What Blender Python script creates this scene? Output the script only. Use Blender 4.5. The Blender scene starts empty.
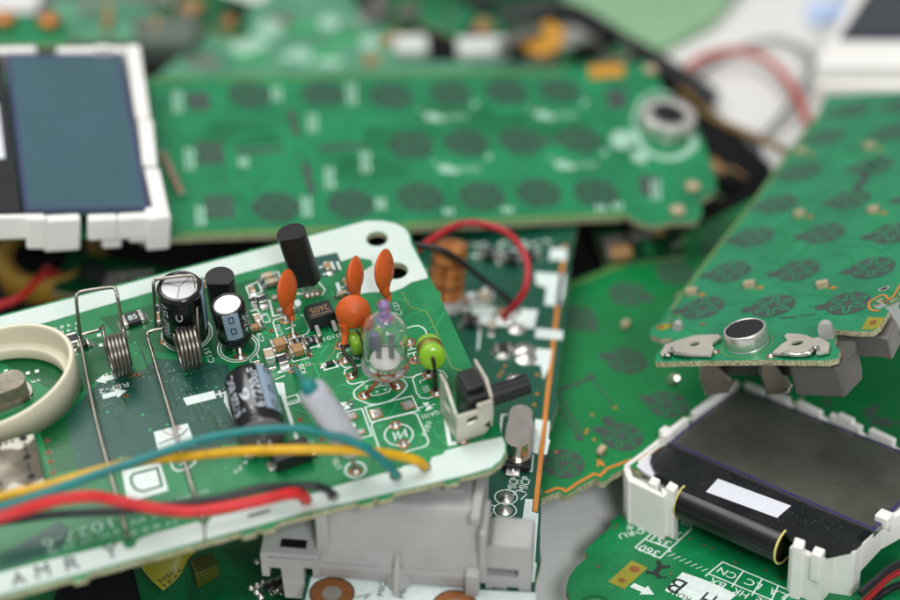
import bpy, math, random
from mathutils import Vector, Matrix
from mathutils.geometry import tessellate_polygon
rnd = random.Random(7)
sc = bpy.context.scene
col = sc.collection
sc.unit_settings.scale_length = 0.01          # one unit is a centimetre

# ------------------------------------------------------------------ camera
F, EL, DIST = 1750.0, math.radians(40), 25.0
CX, CU = Vector((1, 0, 0)), Vector((0, math.sin(EL), math.cos(EL)))
CW = Vector((0, -math.cos(EL), math.sin(EL)))
CAM = Vector((0, 0, 3.7)) + CW * DIST
cam = bpy.data.cameras.new('camera'); co = bpy.data.objects.new('camera', cam); col.objects.link(co)
co.location = CAM; co.rotation_euler = (math.pi / 2 - EL, 0, 0)
cam.lens = 70; cam.sensor_width = 36; cam.clip_start = 0.5; cam.clip_end = 500
cam.dof.use_dof = True; cam.dof.focus_distance = 23.9; cam.dof.aperture_fstop = 0.081
cam.dof.aperture_blades = 0
sc.camera = co
sc.view_settings.view_transform = 'Standard'; sc.view_settings.look = 'None'
sc.view_settings.exposure = 0.0; sc.view_settings.gamma = 1.0
# ------------------------------------------------------------------ light: soft studio light from above
w = bpy.data.worlds.new('World'); sc.world = w; w.use_nodes = True
nt = w.node_tree; bg = nt.nodes['Background']
tc = nt.nodes.new('ShaderNodeTexCoord'); sx = nt.nodes.new('ShaderNodeSeparateXYZ')
rp = nt.nodes.new('ShaderNodeValToRGB')
nt.links.new(tc.outputs['Generated'], sx.inputs[0]); nt.links.new(sx.outputs['Z'], rp.inputs[0])
rp.color_ramp.elements[0].position = 0.0; rp.color_ramp.elements[0].color = (.36, .365, .37, 1)
rp.color_ramp.elements[1].position = 0.95; rp.color_ramp.elements[1].color = (.9, .91, .92, 1)
nt.links.new(rp.outputs[0], bg.inputs[0]); bg.inputs[1].default_value = 0.54


def lamp(name, loc, target, size, power, color=(1, 1, 1)):
    l = bpy.data.lights.new(name, 'AREA'); o = bpy.data.objects.new(name, l); col.objects.link(o)
    l.size = size; l.energy = power; l.color = color
    o.location = loc
    o.rotation_euler = (Vector(target) - Vector(loc)).to_track_quat('-Z', 'Y').to_euler()


lamp('softbox_overhead', (-22, 14, 62), (0, 0, 2), 38, 29500, (1, .985, .965))
lamp('softbox_front', (14, -44, 50), (0, 0, 2), 16, 20500, (.97, .985, 1))


# ------------------------------------------------------------------ materials
def hx(h):
    h = h.lstrip('#'); c = [int(h[i:i + 2], 16) / 255 for i in (0, 2, 4)]
    return tuple((x / 12.92 if x <= .04045 else ((x + .055) / 1.055) ** 2.4) for x in c)


MATS = {}


def pm(name, color, rough=.4, metal=0.0, var=.1, scale=3.0, bump=0.0, bscale=40.0, spec=.5, dust=0.0, coat=0.0,
       trans=0.0, ior=1.47, blotch=None, emis=0, sss=0):
    if name in MATS: return MATS[name]
    m = bpy.data.materials.new(name); m.use_nodes = True; t = m.node_tree; N = t.nodes; L = t.links
    b = N['Principled BSDF']; c = hx(color)
    tcn = N.new('ShaderNodeTexCoord'); nz = N.new('ShaderNodeTexNoise')
    nz.inputs['Scale'].default_value = scale; nz.inputs['Detail'].default_value = 6; nz.inputs['Roughness'].default_value = .65
    L.new(tcn.outputs['Object'], nz.inputs['Vector'])
    r = N.new('ShaderNodeValToRGB'); L.new(nz.outputs['Fac'], r.inputs[0])
    c2 = hx(blotch) if blotch else tuple(x * (1 + var) for x in c)
    r.color_ramp.elements[0].position = .3; r.color_ramp.elements[0].color = tuple(x * (1 - var) for x in c) + (1,)
    r.color_ramp.elements[1].position = .7; r.color_ramp.elements[1].color = c2 + (1,)
    out = r.outputs[0]
    rr = N.new('ShaderNodeMapRange'); L.new(nz.outputs['Fac'], rr.inputs[0])
    rr.inputs[3].default_value = max(0, rough * .8); rr.inputs[4].default_value = min(1, rough * 1.25)
    rout = rr.outputs[0]
    if dust:
        vo = N.new('ShaderNodeTexVoronoi'); vo.inputs['Scale'].default_value = 24; vo.inputs['Randomness'].default_value = 1
        L.new(tcn.outputs['Object'], vo.inputs['Vector'])
        n2 = N.new('ShaderNodeTexNoise'); n2.inputs['Scale'].default_value = 1.3; n2.inputs['Detail'].default_value = 3
        L.new(tcn.outputs['Object'], n2.inputs['Vector'])
        mr = N.new('ShaderNodeMapRange'); L.new(n2.outputs['Fac'], mr.inputs[0])
        mr.inputs[1].default_value = .4; mr.inputs[2].default_value = .75; mr.inputs[3].default_value = .05; mr.inputs[4].default_value = .08 + .28 * dust
        lt = N.new('ShaderNodeMath'); lt.operation = 'LESS_THAN'
        L.new(vo.outputs['Distance'], lt.inputs[0]); L.new(mr.outputs[0], lt.inputs[1])
        sp = N.new('ShaderNodeSeparateColor'); L.new(vo.outputs['Color'], sp.inputs[0])
        g = N.new('ShaderNodeMath'); g.operation = 'GREATER_THAN'; g.inputs[1].default_value = .35
        L.new(sp.outputs[0], g.inputs[0])
        mu = N.new('ShaderNodeMath'); mu.operation = 'MULTIPLY'; L.new(lt.outputs[0], mu.inputs[0]); L.new(g.outputs[0], mu.inputs[1])
        m3 = N.new('ShaderNodeMath'); m3.operation = 'MULTIPLY'; m3.inputs[1].default_value = .55; L.new(mu.outputs[0], m3.inputs[0])
        mx = N.new('ShaderNodeMix'); mx.data_type = 'RGBA'
        L.new(m3.outputs[0], mx.inputs['Factor']); L.new(out, mx.inputs['A']); mx.inputs['B'].default_value = (.5, .5, .45, 1)
        out = mx.outputs['Result']
    L.new(out, b.inputs['Base Color']); L.new(rout, b.inputs['Roughness'])
    b.inputs['Metallic'].default_value = metal; b.inputs['Specular IOR Level'].default_value = spec
    b.inputs['IOR'].default_value = ior; b.inputs['Transmission Weight'].default_value = trans
    b.inputs['Coat Weight'].default_value = coat; b.inputs['Coat Roughness'].default_value = .12
    if sss:
        b.inputs['Subsurface Weight'].default_value = sss; b.inputs['Subsurface Radius'].default_value = (.05, .05, .05)
    if bump:
        n3 = N.new('ShaderNodeTexNoise'); n3.inputs['Scale'].default_value = bscale; n3.inputs['Detail'].default_value = 4
        L.new(tcn.outputs['Object'], n3.inputs['Vector'])
        bp = N.new('ShaderNodeBump'); bp.inputs['Strength'].default_value = bump; bp.inputs['Distance'].default_value = .02
        L.new(n3.outputs['Fac'], bp.inputs['Height']); L.new(bp.outputs[0], b.inputs['Normal'])
    MATS[name] = m
    return m


M_TABLE = pm('table_grey', 'dcdcd8', .55, var=.04, scale=.4, bump=.1, bscale=90)
M_MASK = pm('mask_green', '0b7340', .3, var=.2, scale=1.3, dust=.4, blotch='13854c', bump=.03, bscale=25)
M_MASKD = pm('mask_dark', '1f5044', .3, var=.12, scale=1.5, dust=.9, bump=.03, bscale=25)
M_MASKM = pm('mask_deep', '0a5a30', .28, var=.15, scale=1.5, dust=.4)
M_KEYG = pm('mask_keypad', '0f7149', .36, coat=.15, var=.22, scale=.8, dust=.2, blotch='148a54', bump=.03, bscale=20)
M_KEYR = pm('mask_keypad_far', '167a55', .38, coat=.25, var=.18, scale=.9, dust=.2, blotch='1a905d', bump=.03, bscale=20)
M_MIDG = pm('mask_mid', '08763c', .34, var=.2, scale=.7, dust=.2, bump=.03, bscale=20)
M_STRIP = pm('mask_strip', '124f3b', .3, var=.15, scale=1.2, dust=.2, bump=.03)
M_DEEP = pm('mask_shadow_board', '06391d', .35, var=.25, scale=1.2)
M_PALEG = pm('mask_pale', '3d7f5f', .5, var=.35, scale=.9, blotch='62a481')
M_TRACE = pm('trace_under_mask', '2a9c58', .28, var=.1, scale=2)
M_TRACED = pm('trace_dark', '0d4529', .3, var=.1)
M_TRACEB = pm('trace_brown', '6f8a4a', .3, var=.1)
M_EDGE = pm('fibreglass_edge', '77743f', .65, var=.4, scale=26, bump=.8, bscale=40, blotch='d9d6b0')
M_EDGEG = pm('fibreglass_edge_green', '6c9a55', .7, var=.35, scale=14, bump=.6, bscale=30)
M_SILK = pm('silkscreen_white', 'c6d8d1', .5, var=.05, scale=2.5, blotch='cfd8cf')
M_SILKT = pm('silkscreen_print', 'd6e2dc', .5, var=.12, scale=14)
M_SILKF = pm('silkscreen_faint', '9cc4ae', .5, var=.12, scale=14)
M_CARBON = pm('carbon_print', '404c48', .55, var=.15, scale=9, bump=.05, spec=.4)
M_COPPER = pm('bare_copper', '9a6238', .4, metal=.5, var=.2, scale=6)
M_ORANGE = pm('orange_trace', 'd98a3c', .4, metal=.35, var=.12, scale=6)
M_GOLDP = pm('yellow_mask_patch', '8f8a2a', .35, var=.12)
M_SOLDER = pm('solder', 'cfcdc6', .22, metal=1, var=.15, scale=8, bump=.25, bscale=12)
M_FILM = pm('solder_film', 'b9b5aa', .5, metal=.25, var=.2, scale=6, bump=.2, bscale=12)
M_STEEL = pm('steel_wire', '9b958c', .3, metal=1, var=.2, scale=5)
M_NICKEL = pm('nickel', 'd9d5ce', .33, metal=.75, var=.08, scale=6, bump=.05, bscale=20)
M_TIN = pm('tin_shield', '7d7565', .5, metal=.55, var=.25, scale=5, blotch='a39c8c', bump=.15, bscale=8)
M_BLACK = pm('black_plastic', '17181a', .38, var=.2, scale=8, spec=.5, bump=.08, bscale=60)
M_BLACKG = pm('black_sleeve', '0f1013', .2, var=.2, scale=4, coat=.3)
M_STRIPE = pm('sleeve_stripe', '8ea3b5', .25, var=.06, coat=.3)
M_PRINT = pm('sleeve_print', 'd3dde6', .3, var=.06)
M_ALU = pm('aluminium', 'b9bcbc', .42, metal=.6, var=.1)
M_ORANGEC = pm('orange_epoxy', 'c9581a', .5, var=.14, scale=9, bump=.35, bscale=7)
M_GREENC = pm('lime_enamel', '86b822', .28, var=.1, scale=9, coat=.4)
M_OXID = pm('oxidised_lead', '3b332c', .45, metal=.5, var=.3, scale=12)
M_LEADC = pm('copper_lead', '8e4a2a', .32, metal=.6, var=.25, scale=9)
M_TAN = pm('ceramic_tan', 'a17c50', .45, var=.12, scale=12)
M_BEIGE = pm('ceramic_beige', 'b7a587', .45, var=.12, scale=12)
M_CHIP = pm('chip_black', '1d1e20', .45, var=.15, scale=14, bump=.1, bscale=60)
M_LASER = pm('laser_mark', 'a07a52', .5)
M_CREAM = pm('cream_plastic', 'e6dec4', .4, var=.04, scale=2, bump=.02, sss=.15)
M_WHITEP = pm('white_plastic', 'efece6', .36, var=.02, scale=1.5, blotch='f3f1ec', dust=.1, bump=.04, bscale=50, sss=.1)
M_GREYP = pm('grey_plastic', 'a3a29f', .42, var=.1, scale=1.6, bump=.1, bscale=60, dust=.22)
M_GREYD = pm('grey_plastic_warm', '6b6762', .4, var=.06, scale=2.5, bump=.05, bscale=45)
M_TEAL = pm('teal_pvc', '0d7a78', .42, var=.22, scale=5, bump=.15, bscale=14)
M_YELLOW = pm('yellow_pvc', 'd3a30a', .42, var=.2, scale=5, bump=.15, bscale=14)
M_RED = pm('red_pvc', 'c92226', .45, var=.2, scale=4, bump=.15, bscale=14)
M_REDD = pm('red_pvc_dark', 'a81f28', .4, var=.06)
M_WIREB = pm('black_pvc', '15171a', .35, var=.1)
M_SLEEVE = pm('white_heatshrink', 'dcdde4', .42, var=.06, scale=4, trans=.35)
M_GLASS = pm('clear_glass', 'ffffff', .03, trans=.98, var=0, ior=1.3)
M_PURPG = pm('purple_glass', 'd3b4f3', .06, var=.08, scale=6, trans=.9, coat=.3)
M_CLIP = pm('contact_plate', 'cfc8bb', .38, metal=.5, var=.1, scale=6, bump=.12, bscale=14)
M_BLADE = pm('contact_blade', '8f8577', .4, metal=.35, var=.2, scale=6)
M_PURPLE = pm('purple_lacquer', '8a3cc0', .25, var=.12, scale=9, coat=.5)
M_WHITEC = pm('white_ceramic', 'e9e6df', .4, var=.05)
M_ELEC = pm('electrode_grey', '8b8f93', .3, metal=.9, var=.1)
M_LCDB = pm('lcd_glass_blue', '3d5c66', .17, var=.12, scale=.5, coat=.2, dust=.15)
M_LCDG = pm('lcd_glass_grey', '4d4b45', .1, var=.2, scale=.7, blotch='5f5e57', coat=.5, dust=.45)
M_LCDD = pm('lcd_glass_dark', '3c4146', .15, var=.1)
M_PURPE = pm('polariser_edge', '3f3a62', .25, var=.15, scale=5)
M_LCDBLK = pm('lcd_black_ink', '232427', .25, var=.25, scale=2, coat=.2, dust=.35)
M_LABEL = pm('paper_label', 'dfe1e8', .5, var=.03)
M_FLEX = pm('black_flex', '0f1012', .36, var=.3, scale=3, coat=.08)
M_FLEXE = pm('flex_edge', 'd8c978', .4, var=.1)
M_STICK = pm('yellow_sticker', '827e20', .45, var=.06)
M_YPAPER = pm('yellow_cone', '8f6e1b', .6, var=.2, scale=3)  # speaker yellow darkened, the deep shade of its gap is painted in
M_COIL = pm('coil_copper', 'cf752a', .28, metal=.5, var=.45, scale=5, blotch='e0a060')
M_CRYS = pm('crystal_metal', 'd3ccc1', .22, metal=1, var=.04, scale=6, bump=.01, bscale=20)
M_FELT = pm('mic_felt', '1d1d20', .8, var=.35, scale=20, bump=.5, bscale=20)
M_INK = pm('marker_ink', '202a26', .6, var=.2, scale=8)
M_REDINK = pm('red_pen', 'b86a78', .6, var=.1)
M_BLUEF = pm('pale_blue_film', 'b9cdf0', .4, var=.08)
M_AMBER = pm('amber_tape', 'c08a2c', .4, var=.15)
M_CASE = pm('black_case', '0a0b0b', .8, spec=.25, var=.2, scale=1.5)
M_REDT = pm('red_cable_far', 'b4463c', .45, var=.08)
M_HOLE = pm('hole_dark', '0a0a0a', .7, var=.1)


# ------------------------------------------------------------------ mesh builder
def catmull(pts, n=6, closed=False):
    P = [Vector(p) for p in pts]; out = []
    m = len(P)
    for i in range(m if closed else m - 1):
        g = (lambda k: P[k % m]) if closed else (lambda k: P[max(0, min(m - 1, k))])
        a, b, c, d = g(i - 1), g(i), g(i + 1), g(i + 2)
        for j in range(n):
            t = j / n
            out.append(.5 * ((2 * b) + (c - a) * t + (2 * a - 5 * b + 4 * c - d) * t * t + (3 * b - a - 3 * c + d) * t ** 3))
    if not closed: out.append(P[-1])
    return out


def frame_to(p0, p1, hint=None):
    z = (Vector(p1) - Vector(p0)).normalized()
    h = Vector(hint) if hint is not None else (Vector((1, 0, 0)) if abs(z.x) < .9 else Vector((0, 1, 0)))
    x = (h - z * h.dot(z)).normalized(); y = z.cross(x)
    return Matrix(((x.x, y.x, z.x, p0[0]), (x.y, y.y, z.y, p0[1]), (x.z, y.z, z.z, p0[2]), (0, 0, 0, 1)))


def at(p, ang=0):
    return Matrix.Translation(Vector(p)) @ Matrix.Rotation(ang, 4, 'Z')


_TX = {}


def text_geo(s):
    if s not in _TX:
        c = bpy.data.curves.new('t', 'FONT'); c.body = s; c.size = 1; c.resolution_u = 3
        o = bpy.data.objects.new('t', c); col.objects.link(o)
        dg = bpy.context.evaluated_depsgraph_get(); dg.update()
        me = bpy.data.meshes.new_from_object(o.evaluated_get(dg))
        V = [v.co.copy() for v in me.vertices]; Fc = [tuple(p.vertices) for p in me.polygons]
        bpy.data.objects.remove(o); bpy.data.curves.remove(c); bpy.data.meshes.remove(me)
        x0 = min(v.x for v in V); x1 = max(v.x for v in V); y0 = min(v.y for v in V); y1 = max(v.y for v in V)
        V = [((v.x - x0) / (x1 - x0), (v.y - y0) / (y1 - y0)) for v in V]
        _TX[s] = (V, Fc, (x1 - x0) / (y1 - y0))
    return _TX[s]


class MB:
    def __init__(s): s.v = []; s.f = []; s.m = []; s.s = []; s.k = 0

    def add(s, V, Fc, m=0, sm=False):
        o = len(s.v); s.v += [Vector(p) for p in V]
        for f in Fc: s.f.append(tuple(i + o for i in f)); s.m.append(m); s.s.append(sm)
        return s

    def box(s, c, d, M=None, m=0):
        x, y, z = d[0] / 2, d[1] / 2, d[2] / 2; c = Vector(c)
        V = [c + Vector((a * x, b * y, e * z)) for a in (-1, 1) for b in (-1, 1) for e in (-1, 1)]
        if M: V = [M @ p for p in V]
        return s.add(V, [(0, 1, 3, 2), (4, 6, 7, 5), (0, 4, 5, 1), (2, 3, 7, 6), (0, 2, 6, 4), (1, 5, 7, 3)], m)

    def hexa(s, bot, top, m=0):      # two loops of the same length
        n = len(bot); V = list(bot) + list(top)
        Fc = [tuple(reversed(range(n))), tuple(range(n, 2 * n))] + [(i, (i + 1) % n, n + (i + 1) % n, n + i) for i in range(n)]
        return s.add(V, Fc, m)

    def plate(s, outline, z0, z1, holes=(), M=None, mt=0, ms=0):
        loops = [[Vector((p[0], p[1], 0)) for p in outline]] + [[Vector((p[0], p[1], 0)) for p in h] for h in holes]
        tri = tessellate_polygon(loops); flat = [p for l in loops for p in l]
        T = (lambda p: M @ p) if M else (lambda p: p)
        top = [T(Vector((p.x, p.y, z1))) for p in flat]; bot = [T(Vector((p.x, p.y, z0))) for p in flat]

        def up(t):
            a, b, c = (flat[i] for i in t)
            return t if (b - a).cross(c - a).z > 0 else (t[0], t[2], t[1])
        tri = [up(t) for t in tri]
        s.add(top, tri, mt); s.add(bot, [(t[0], t[2], t[1]) for t in tri], mt)
        k = 0
        for li, l in enumerate(loops):
            n = len(l); ar = sum(l[i].x * l[(i + 1) % n].y - l[(i + 1) % n].x * l[i].y for i in range(n))
            V = [T(Vector((p.x, p.y, z0))) for p in l] + [T(Vector((p.x, p.y, z1))) for p in l]
            fl = (ar > 0) == (li == 0)
            s.add(V, [(i, (i + 1) % n, n + (i + 1) % n, n + i) if fl else (i, n + i, n + (i + 1) % n, (i + 1) % n) for i in range(n)], ms)
        return s

    def flat(s, poly, z=.004, m=0, holes=()):
        s.k += 1; z += s.k * 4e-5
        loops = [[Vector((p[0], p[1], 0)) for p in poly]] + [[Vector((p[0], p[1], 0)) for p in h] for h in holes]
        fl = [p for l in loops for p in l]; tri = []
        for t in tessellate_polygon(loops):
            a, b, c = (fl[i] for i in t)
            tri.append(t if (b - a).cross(c - a).z > 0 else (t[0], t[2], t[1]))
        return s.add([Vector((p.x, p.y, z)) for p in fl], tri, m)

    def line(s, pts, wd, z=.004, closed=False, m=0):
        s.k += 1; z += s.k * 4e-5
        P = [Vector((p[0], p[1])) for p in pts]
        Q = []
        for p in P:
            if not Q or (p - Q[-1]).length > 1e-4: Q.append(p)
        P = Q; n = len(P); V = []
        if n < 2: return s
        for i in range(n):
            if closed: a, b = P[i - 1], P[(i + 1) % n]
            else: a, b = P[max(0, i - 1)], P[min(n - 1, i + 1)]
            d1 = (P[i] - a); d2 = (b - P[i])
            if d1.length < 1e-6: d1 = d2
            if d2.length < 1e-6: d2 = d1
            d1.normalize(); d2.normalize()
            t = d1 + d2
            t = t.normalized() if t.length > 1e-4 else d1
            nn = Vector((-t.y, t.x)); c = max(.45, abs(nn.dot(Vector((-d1.y, d1.x)))))
            o = nn * (wd / 2 / c)
            V += [Vector((P[i].x + o.x, P[i].y + o.y, z)), Vector((P[i].x - o.x, P[i].y - o.y, z))]
        Fc = [(2 * i, 2 * i + 1, 2 * i + 3, 2 * i + 2) for i in range(n - 1)]
        if closed: Fc.append((2 * n - 2, 2 * n - 1, 1, 0))
        return s.add(V, Fc, m)

    def tube(s, path, r, seg=12, m=0, closed=False):
        P = [Vector(p) for p in path]; n = len(P)
        rr = r if isinstance(r, (list, tuple)) else [r] * n
        T = []
        for i in range(n):
            a = P[i - 1] if (closed or i > 0) else P[0]; b = P[(i + 1) % n] if (closed or i < n - 1) else P[-1]
            T.append((b - a).normalized())
        u = T[0].orthogonal().normalized(); V = []
        for i in range(n):
            u = (u - T[i] * u.dot(T[i])).normalized(); w_ = T[i].cross(u)
            for k in range(seg):
                a = 2 * math.pi * k / seg
                V.append(P[i] + (u * math.cos(a) + w_ * math.sin(a)) * rr[i])
        Fc = [(i * seg + k, i * seg + (k + 1) % seg, ((i + 1) % n) * seg + (k + 1) % seg, ((i + 1) % n) * seg + k)
              for i in range(n if closed else n - 1) for k in range(seg)]
        s.add(V, Fc, m, True)
        if not closed:
            s.add(V[:seg], [tuple(reversed(range(seg)))], m); s.add(V[-seg:], [tuple(range(seg))], m)
        return s

    def lathe(s, prof, M=None, seg=32, m=0, sm=True, cap=True, a0=0, a1=2 * math.pi, sx=1, sy=1):
        full = abs(a1 - a0 - 2 * math.pi) < 1e-6; ns = seg if full else seg + 1; V = []
        for r, z in prof:
            for k in range(ns):
                a = a0 + (a1 - a0) * k / seg; p = Vector((r * math.cos(a) * sx, r * math.sin(a) * sy, z)); V.append(M @ p if M else p)
        Fc = []
        for i in range(len(prof) - 1):
            for k in range(seg):
                k2 = (k + 1) % ns; Fc.append((i * ns + k, i * ns + k2, (i + 1) * ns + k2, (i + 1) * ns + k))
        s.add(V, Fc, m, sm)
        if cap and full:
            if prof[0][0] > 1e-5: s.add(V[:ns], [tuple(reversed(range(ns)))], m)
            if prof[-1][0] > 1e-5: s.add(V[-ns:], [tuple(range(ns))], m)
        return s

    def text(s, t, p, q, h, z=.004, m=0, gap=1.0):
        """text on the board from p to q (local xy), letters h tall, to the left of the direction p-q"""
        s.k += 1; z += s.k * 4e-5
        V, Fc, _ = text_geo(t); p = Vector(p[:2]); q = Vector(q[:2]); d = q - p; n = Vector((-d.y, d.x)).normalized() * h
        return s.add([Vector((*(p + d * x + n * y), z)) for x, y in V], Fc, m)

    def text_cyl(s, t, M, r, a0, a1, z0, z1, m=0, axial=True):
        V, Fc, _ = text_geo(t); out = []
        for x, y in V:
            if axial: a, zz = a0 + (a1 - a0) * y, z0 + (z1 - z0) * x
            else: a, zz = a0 + (a1 - a0) * x, z0 + (z1 - z0) * y
            out.append(M @ Vector((r * math.cos(a), r * math.sin(a), zz)))
        return s.add(out, Fc, m)

    def build(s, name, mats, parent=None, bevel=0.0, seg=2, matrix=None, mesh_only=False):
        me = bpy.data.meshes.new(name); me.from_pydata(s.v, [], s.f)
        for i, p in enumerate(me.polygons): p.material_index = s.m[i]; p.use_smooth = s.s[i]
        for k in (mats if isinstance(mats, (list, tuple)) else [mats]): me.materials.append(k)
        me.validate(); me.update()
        if mesh_only: return me
        o = bpy.data.objects.new(name, me); col.objects.link(o); o.parent = parent
        if matrix: o.matrix_local = matrix
        if bevel:
            b = o.modifiers.new('bevel', 'BEVEL'); b.width = bevel; b.segments = seg; b.limit_method = 'ANGLE'; b.angle_limit = .6
            b.harden_normals = False
            for p in me.polygons: p.use_smooth = True
            e = o.modifiers.new('wn', 'WEIGHTED_NORMAL'); e.keep_sharp = False
        return o


def tag(o, label=None, cat=None, group=None, kind=None):
    if label: o['label'] = label
    if cat: o['category'] = cat
    if group: o['group'] = group
    if kind: o['kind'] = kind
    return o


def inst(me, name, parent, M):
    o = bpy.data.objects.new(name, me); col.objects.link(o); o.parent = parent; o.matrix_local = M
    return o


def ray(u, v): return CX * ((u - 450) / F) - CU * ((v - 300) / F) - CW


def world_at(u, v, z):
    d = ray(u, v); return CAM + d * ((z - CAM.z) / d.z)


class Frame:
    """a flat thing in the world: its origin, its x direction and its normal; photo points are traced onto its plane"""

    def __init__(s, name, u, v, z, n, u2, v2, label=None, cat=None, group=None):
        s.n = Vector(n).normalized(); s.o = world_at(u, v, z)
        d = ray(u2, v2); p2 = CAM + d * ((s.o - CAM).dot(s.n) / d.dot(s.n))
        s.x = (p2 - s.o).normalized(); s.y = s.n.cross(s.x)
        s.root = bpy.data.objects.new(name, None); col.objects.link(s.root); s.root.empty_display_size = .5
        s.root.matrix_world = Matrix(((s.x.x, s.y.x, s.n.x, s.o.x), (s.x.y, s.y.y, s.n.y, s.o.y), (s.x.z, s.y.z, s.n.z, s.o.z), (0, 0, 0, 1)))
        tag(s.root, label, cat, group)

    def p(s, u, v, h=0):
        d = ray(u, v); q = s.o + s.n * h
        P = CAM + d * ((q - CAM).dot(s.n) / d.dot(s.n)) - s.o
        return Vector((P.dot(s.x), P.dot(s.y), P.dot(s.n)))

    def P(s, pts, h=0): return [s.p(a[0], a[1], h if len(a) < 3 else a[2]) for a in pts]

    def loc(s, d): return Vector((d.dot(s.x), d.dot(s.y), d.dot(s.n)))

    def sc(s, u, v):
        d = ray(u, v); return (s.o - CAM).dot(s.n) / d.dot(s.n) / F      # cm per pixel there


def zm(x0, y0, k, *pts): return [(x0 + a[0] / k, y0 + a[1] / k) + tuple(a[2:]) for a in pts]


def ell(c, rx, ry, n=28, ang=0):
    out = []
    for i in range(n):
        a = 2 * math.pi * i / n; x, y = rx * math.cos(a), ry * math.sin(a)
        out.append(Vector((c[0] + x * math.cos(ang) - y * math.sin(ang), c[1] + x * math.sin(ang) + y * math.cos(ang), 0)))
    return out


def round_rect(cx, cy, w_, h_, r, n=5):
    out = []
    for sx_, sy_, a0 in ((1, 1, 0), (-1, 1, 90), (-1, -1, 180), (1, -1, 270)):
        for i in range(n + 1):
            a = math.radians(a0 + 90 * i / n); out.append((cx + sx_ * (w_ / 2 - r) + r * math.cos(a), cy + sy_ * (h_ / 2 - r) + r * math.sin(a)))
    return out


def rough_edge(pts, step=.12, amp=.008):
    """a sawn or snapped board edge is never quite straight"""
    out = []; n = len(pts)
    for i in range(n):
        a, b = Vector(pts[i][:2]), Vector(pts[(i + 1) % n][:2]); L = (b - a).length; k = max(1, min(60, int(L / step)))
        nn = Vector((-(b - a).y, (b - a).x)).normalized() if L > 1e-6 else Vector((0, 0))
        for j in range(k):
            q = a + (b - a) * (j / k)
            if j: q = q + nn * rnd.uniform(-amp, amp)
            out.append(q)
    return out


def substrate(B, outline_px, t, mat, edge=M_EDGE, holes_px=(), rough=.007):
    o = rough_edge(B.P(outline_px), amp=rough)
    h = [[B.p(*c) + Vector((r * math.cos(2 * math.pi * i / 24), r * math.sin(2 * math.pi * i / 24), 0)) for i in range(24)] for c, r in holes_px]
    return MB().plate(o, -t, 0, h, ms=1).build('substrate', [mat, edge], B.root)


# ---- parts that sit on boards
_SM = {}


def solder(B, u, v, r=.055, h=.05, name='solder_joint', ring=True):
    key = 'sj' if ring else 'sn'
    if key not in _SM:
        mb = MB(); mb.lathe([(1.42, .04), (1.38, .09), (.98, .09)], seg=20, m=1 if ring else 0, cap=False) if ring else None
        mb.lathe([(1.0, .05), (.8, .3), (.45, .7), (.2, .95), (0.001, 1)], seg=20, m=0)
        _SM[key] = mb.build('solder_joint', [M_SOLDER, M_COPPER], mesh_only=True)
    return inst(_SM[key], name, B.root, Matrix.Translation(B.p(u, v)) @ Matrix.Rotation(rnd.random() * 6, 4, 'Z') @ Matrix.Diagonal((r, r * rnd.uniform(.88, 1.1), h, 1)))


def smd(B, u, v, L, W, H, ang=0, body=M_TAN, name='chip_capacitor', mark=None, dz=0):
    M = at(B.p(u, v, dz), ang)
    L *= .8; W *= .8; H *= .85; e = L * .2
    o = MB().box((0, 0, H / 2 + .01), (L - 2 * e, W * .97, H), M).build(name, body, B.root, bevel=.012)
    for s_ in (-1, 1):
        mb = MB(); mb.box((s_ * (L / 2 - e / 2), 0, H / 2 + .012), (e, W, H + .006), M)
        mb.hexa([M @ Vector((s_ * (L / 2 + .002), -W / 2, .004)), M @ Vector((s_ * (L / 2 + .07), -W / 2.2, .004)), M @ Vector((s_ * (L / 2 + .07), W / 2.2, .004)), M @ Vector((s_ * (L / 2 + .002), W / 2, .004))][::s_],
                [M @ Vector((s_ * (L / 2 + .002), -W / 2, H * .7)), M @ Vector((s_ * (L / 2 + .03), -W / 2.2, .02)), M @ Vector((s_ * (L / 2 + .03), W / 2.2, .02)), M @ Vector((s_ * (L / 2 + .002), W / 2, H * .7))][::s_])
        mb.build('terminal', M_SOLDER, o, bevel=.008)
    if mark:
        t = MB(); V, Fc, asp = text_geo(mark); hh = W * .45; ww = min(L * .45, hh * asp)
        t.add([M @ Vector(((x - .5) * ww, (y - .5) * hh, H + .014)) for x, y in V], Fc)
        t.build('marking', M_SILKT, o)
    return o


def wire_path(B, pts, r, mat, name, parent, n=8, seg=12):
    return MB().tube(catmull(B.P(pts), n), r, seg).build(name, mat, parent)


def key_pad(B, u, v, r=.26, ang=0.0, tail=2.6, carbon=M_CARBON, mask=M_KEYG, sx=1.0, lw=.1):
    c = B.p(u, v); mb = MB()
    mb.flat(ell(c, r * sx, r, 32, ang), .004)
    t = c + Vector((math.cos(tail), math.sin(tail), 0)) * r * 1.12
    if lw > .08: mb.flat(ell(t, r * .32, r * .26, 14, tail), .0042)
    out = []
    for k in range(6):                       # the gap that winds between the two contacts
        a = ang + k * math.pi / 3 + .3; d = Vector((math.cos(a), math.sin(a), 0)); n = Vector((-d.y, d.x, 0)); wd = r * .125
        out += [c + d * r * .24 - n * wd, c + d * r * .74 - n * wd, c + d * r * .86, c + d * r * .74 + n * wd, c + d * r * .24 + n * wd]
    mb.line(out, r * lw, .0065, True, 1)
    return mb.build('key_pad', [carbon, mask], B.root)


def block(fr, px, h0, h1, mb, m=0):
    """an upright block whose top outline is traced at height h1"""
    t = fr.P(px, h1); return mb.hexa([Vector((p.x, p.y, h0)) for p in t], t, m)


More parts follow.
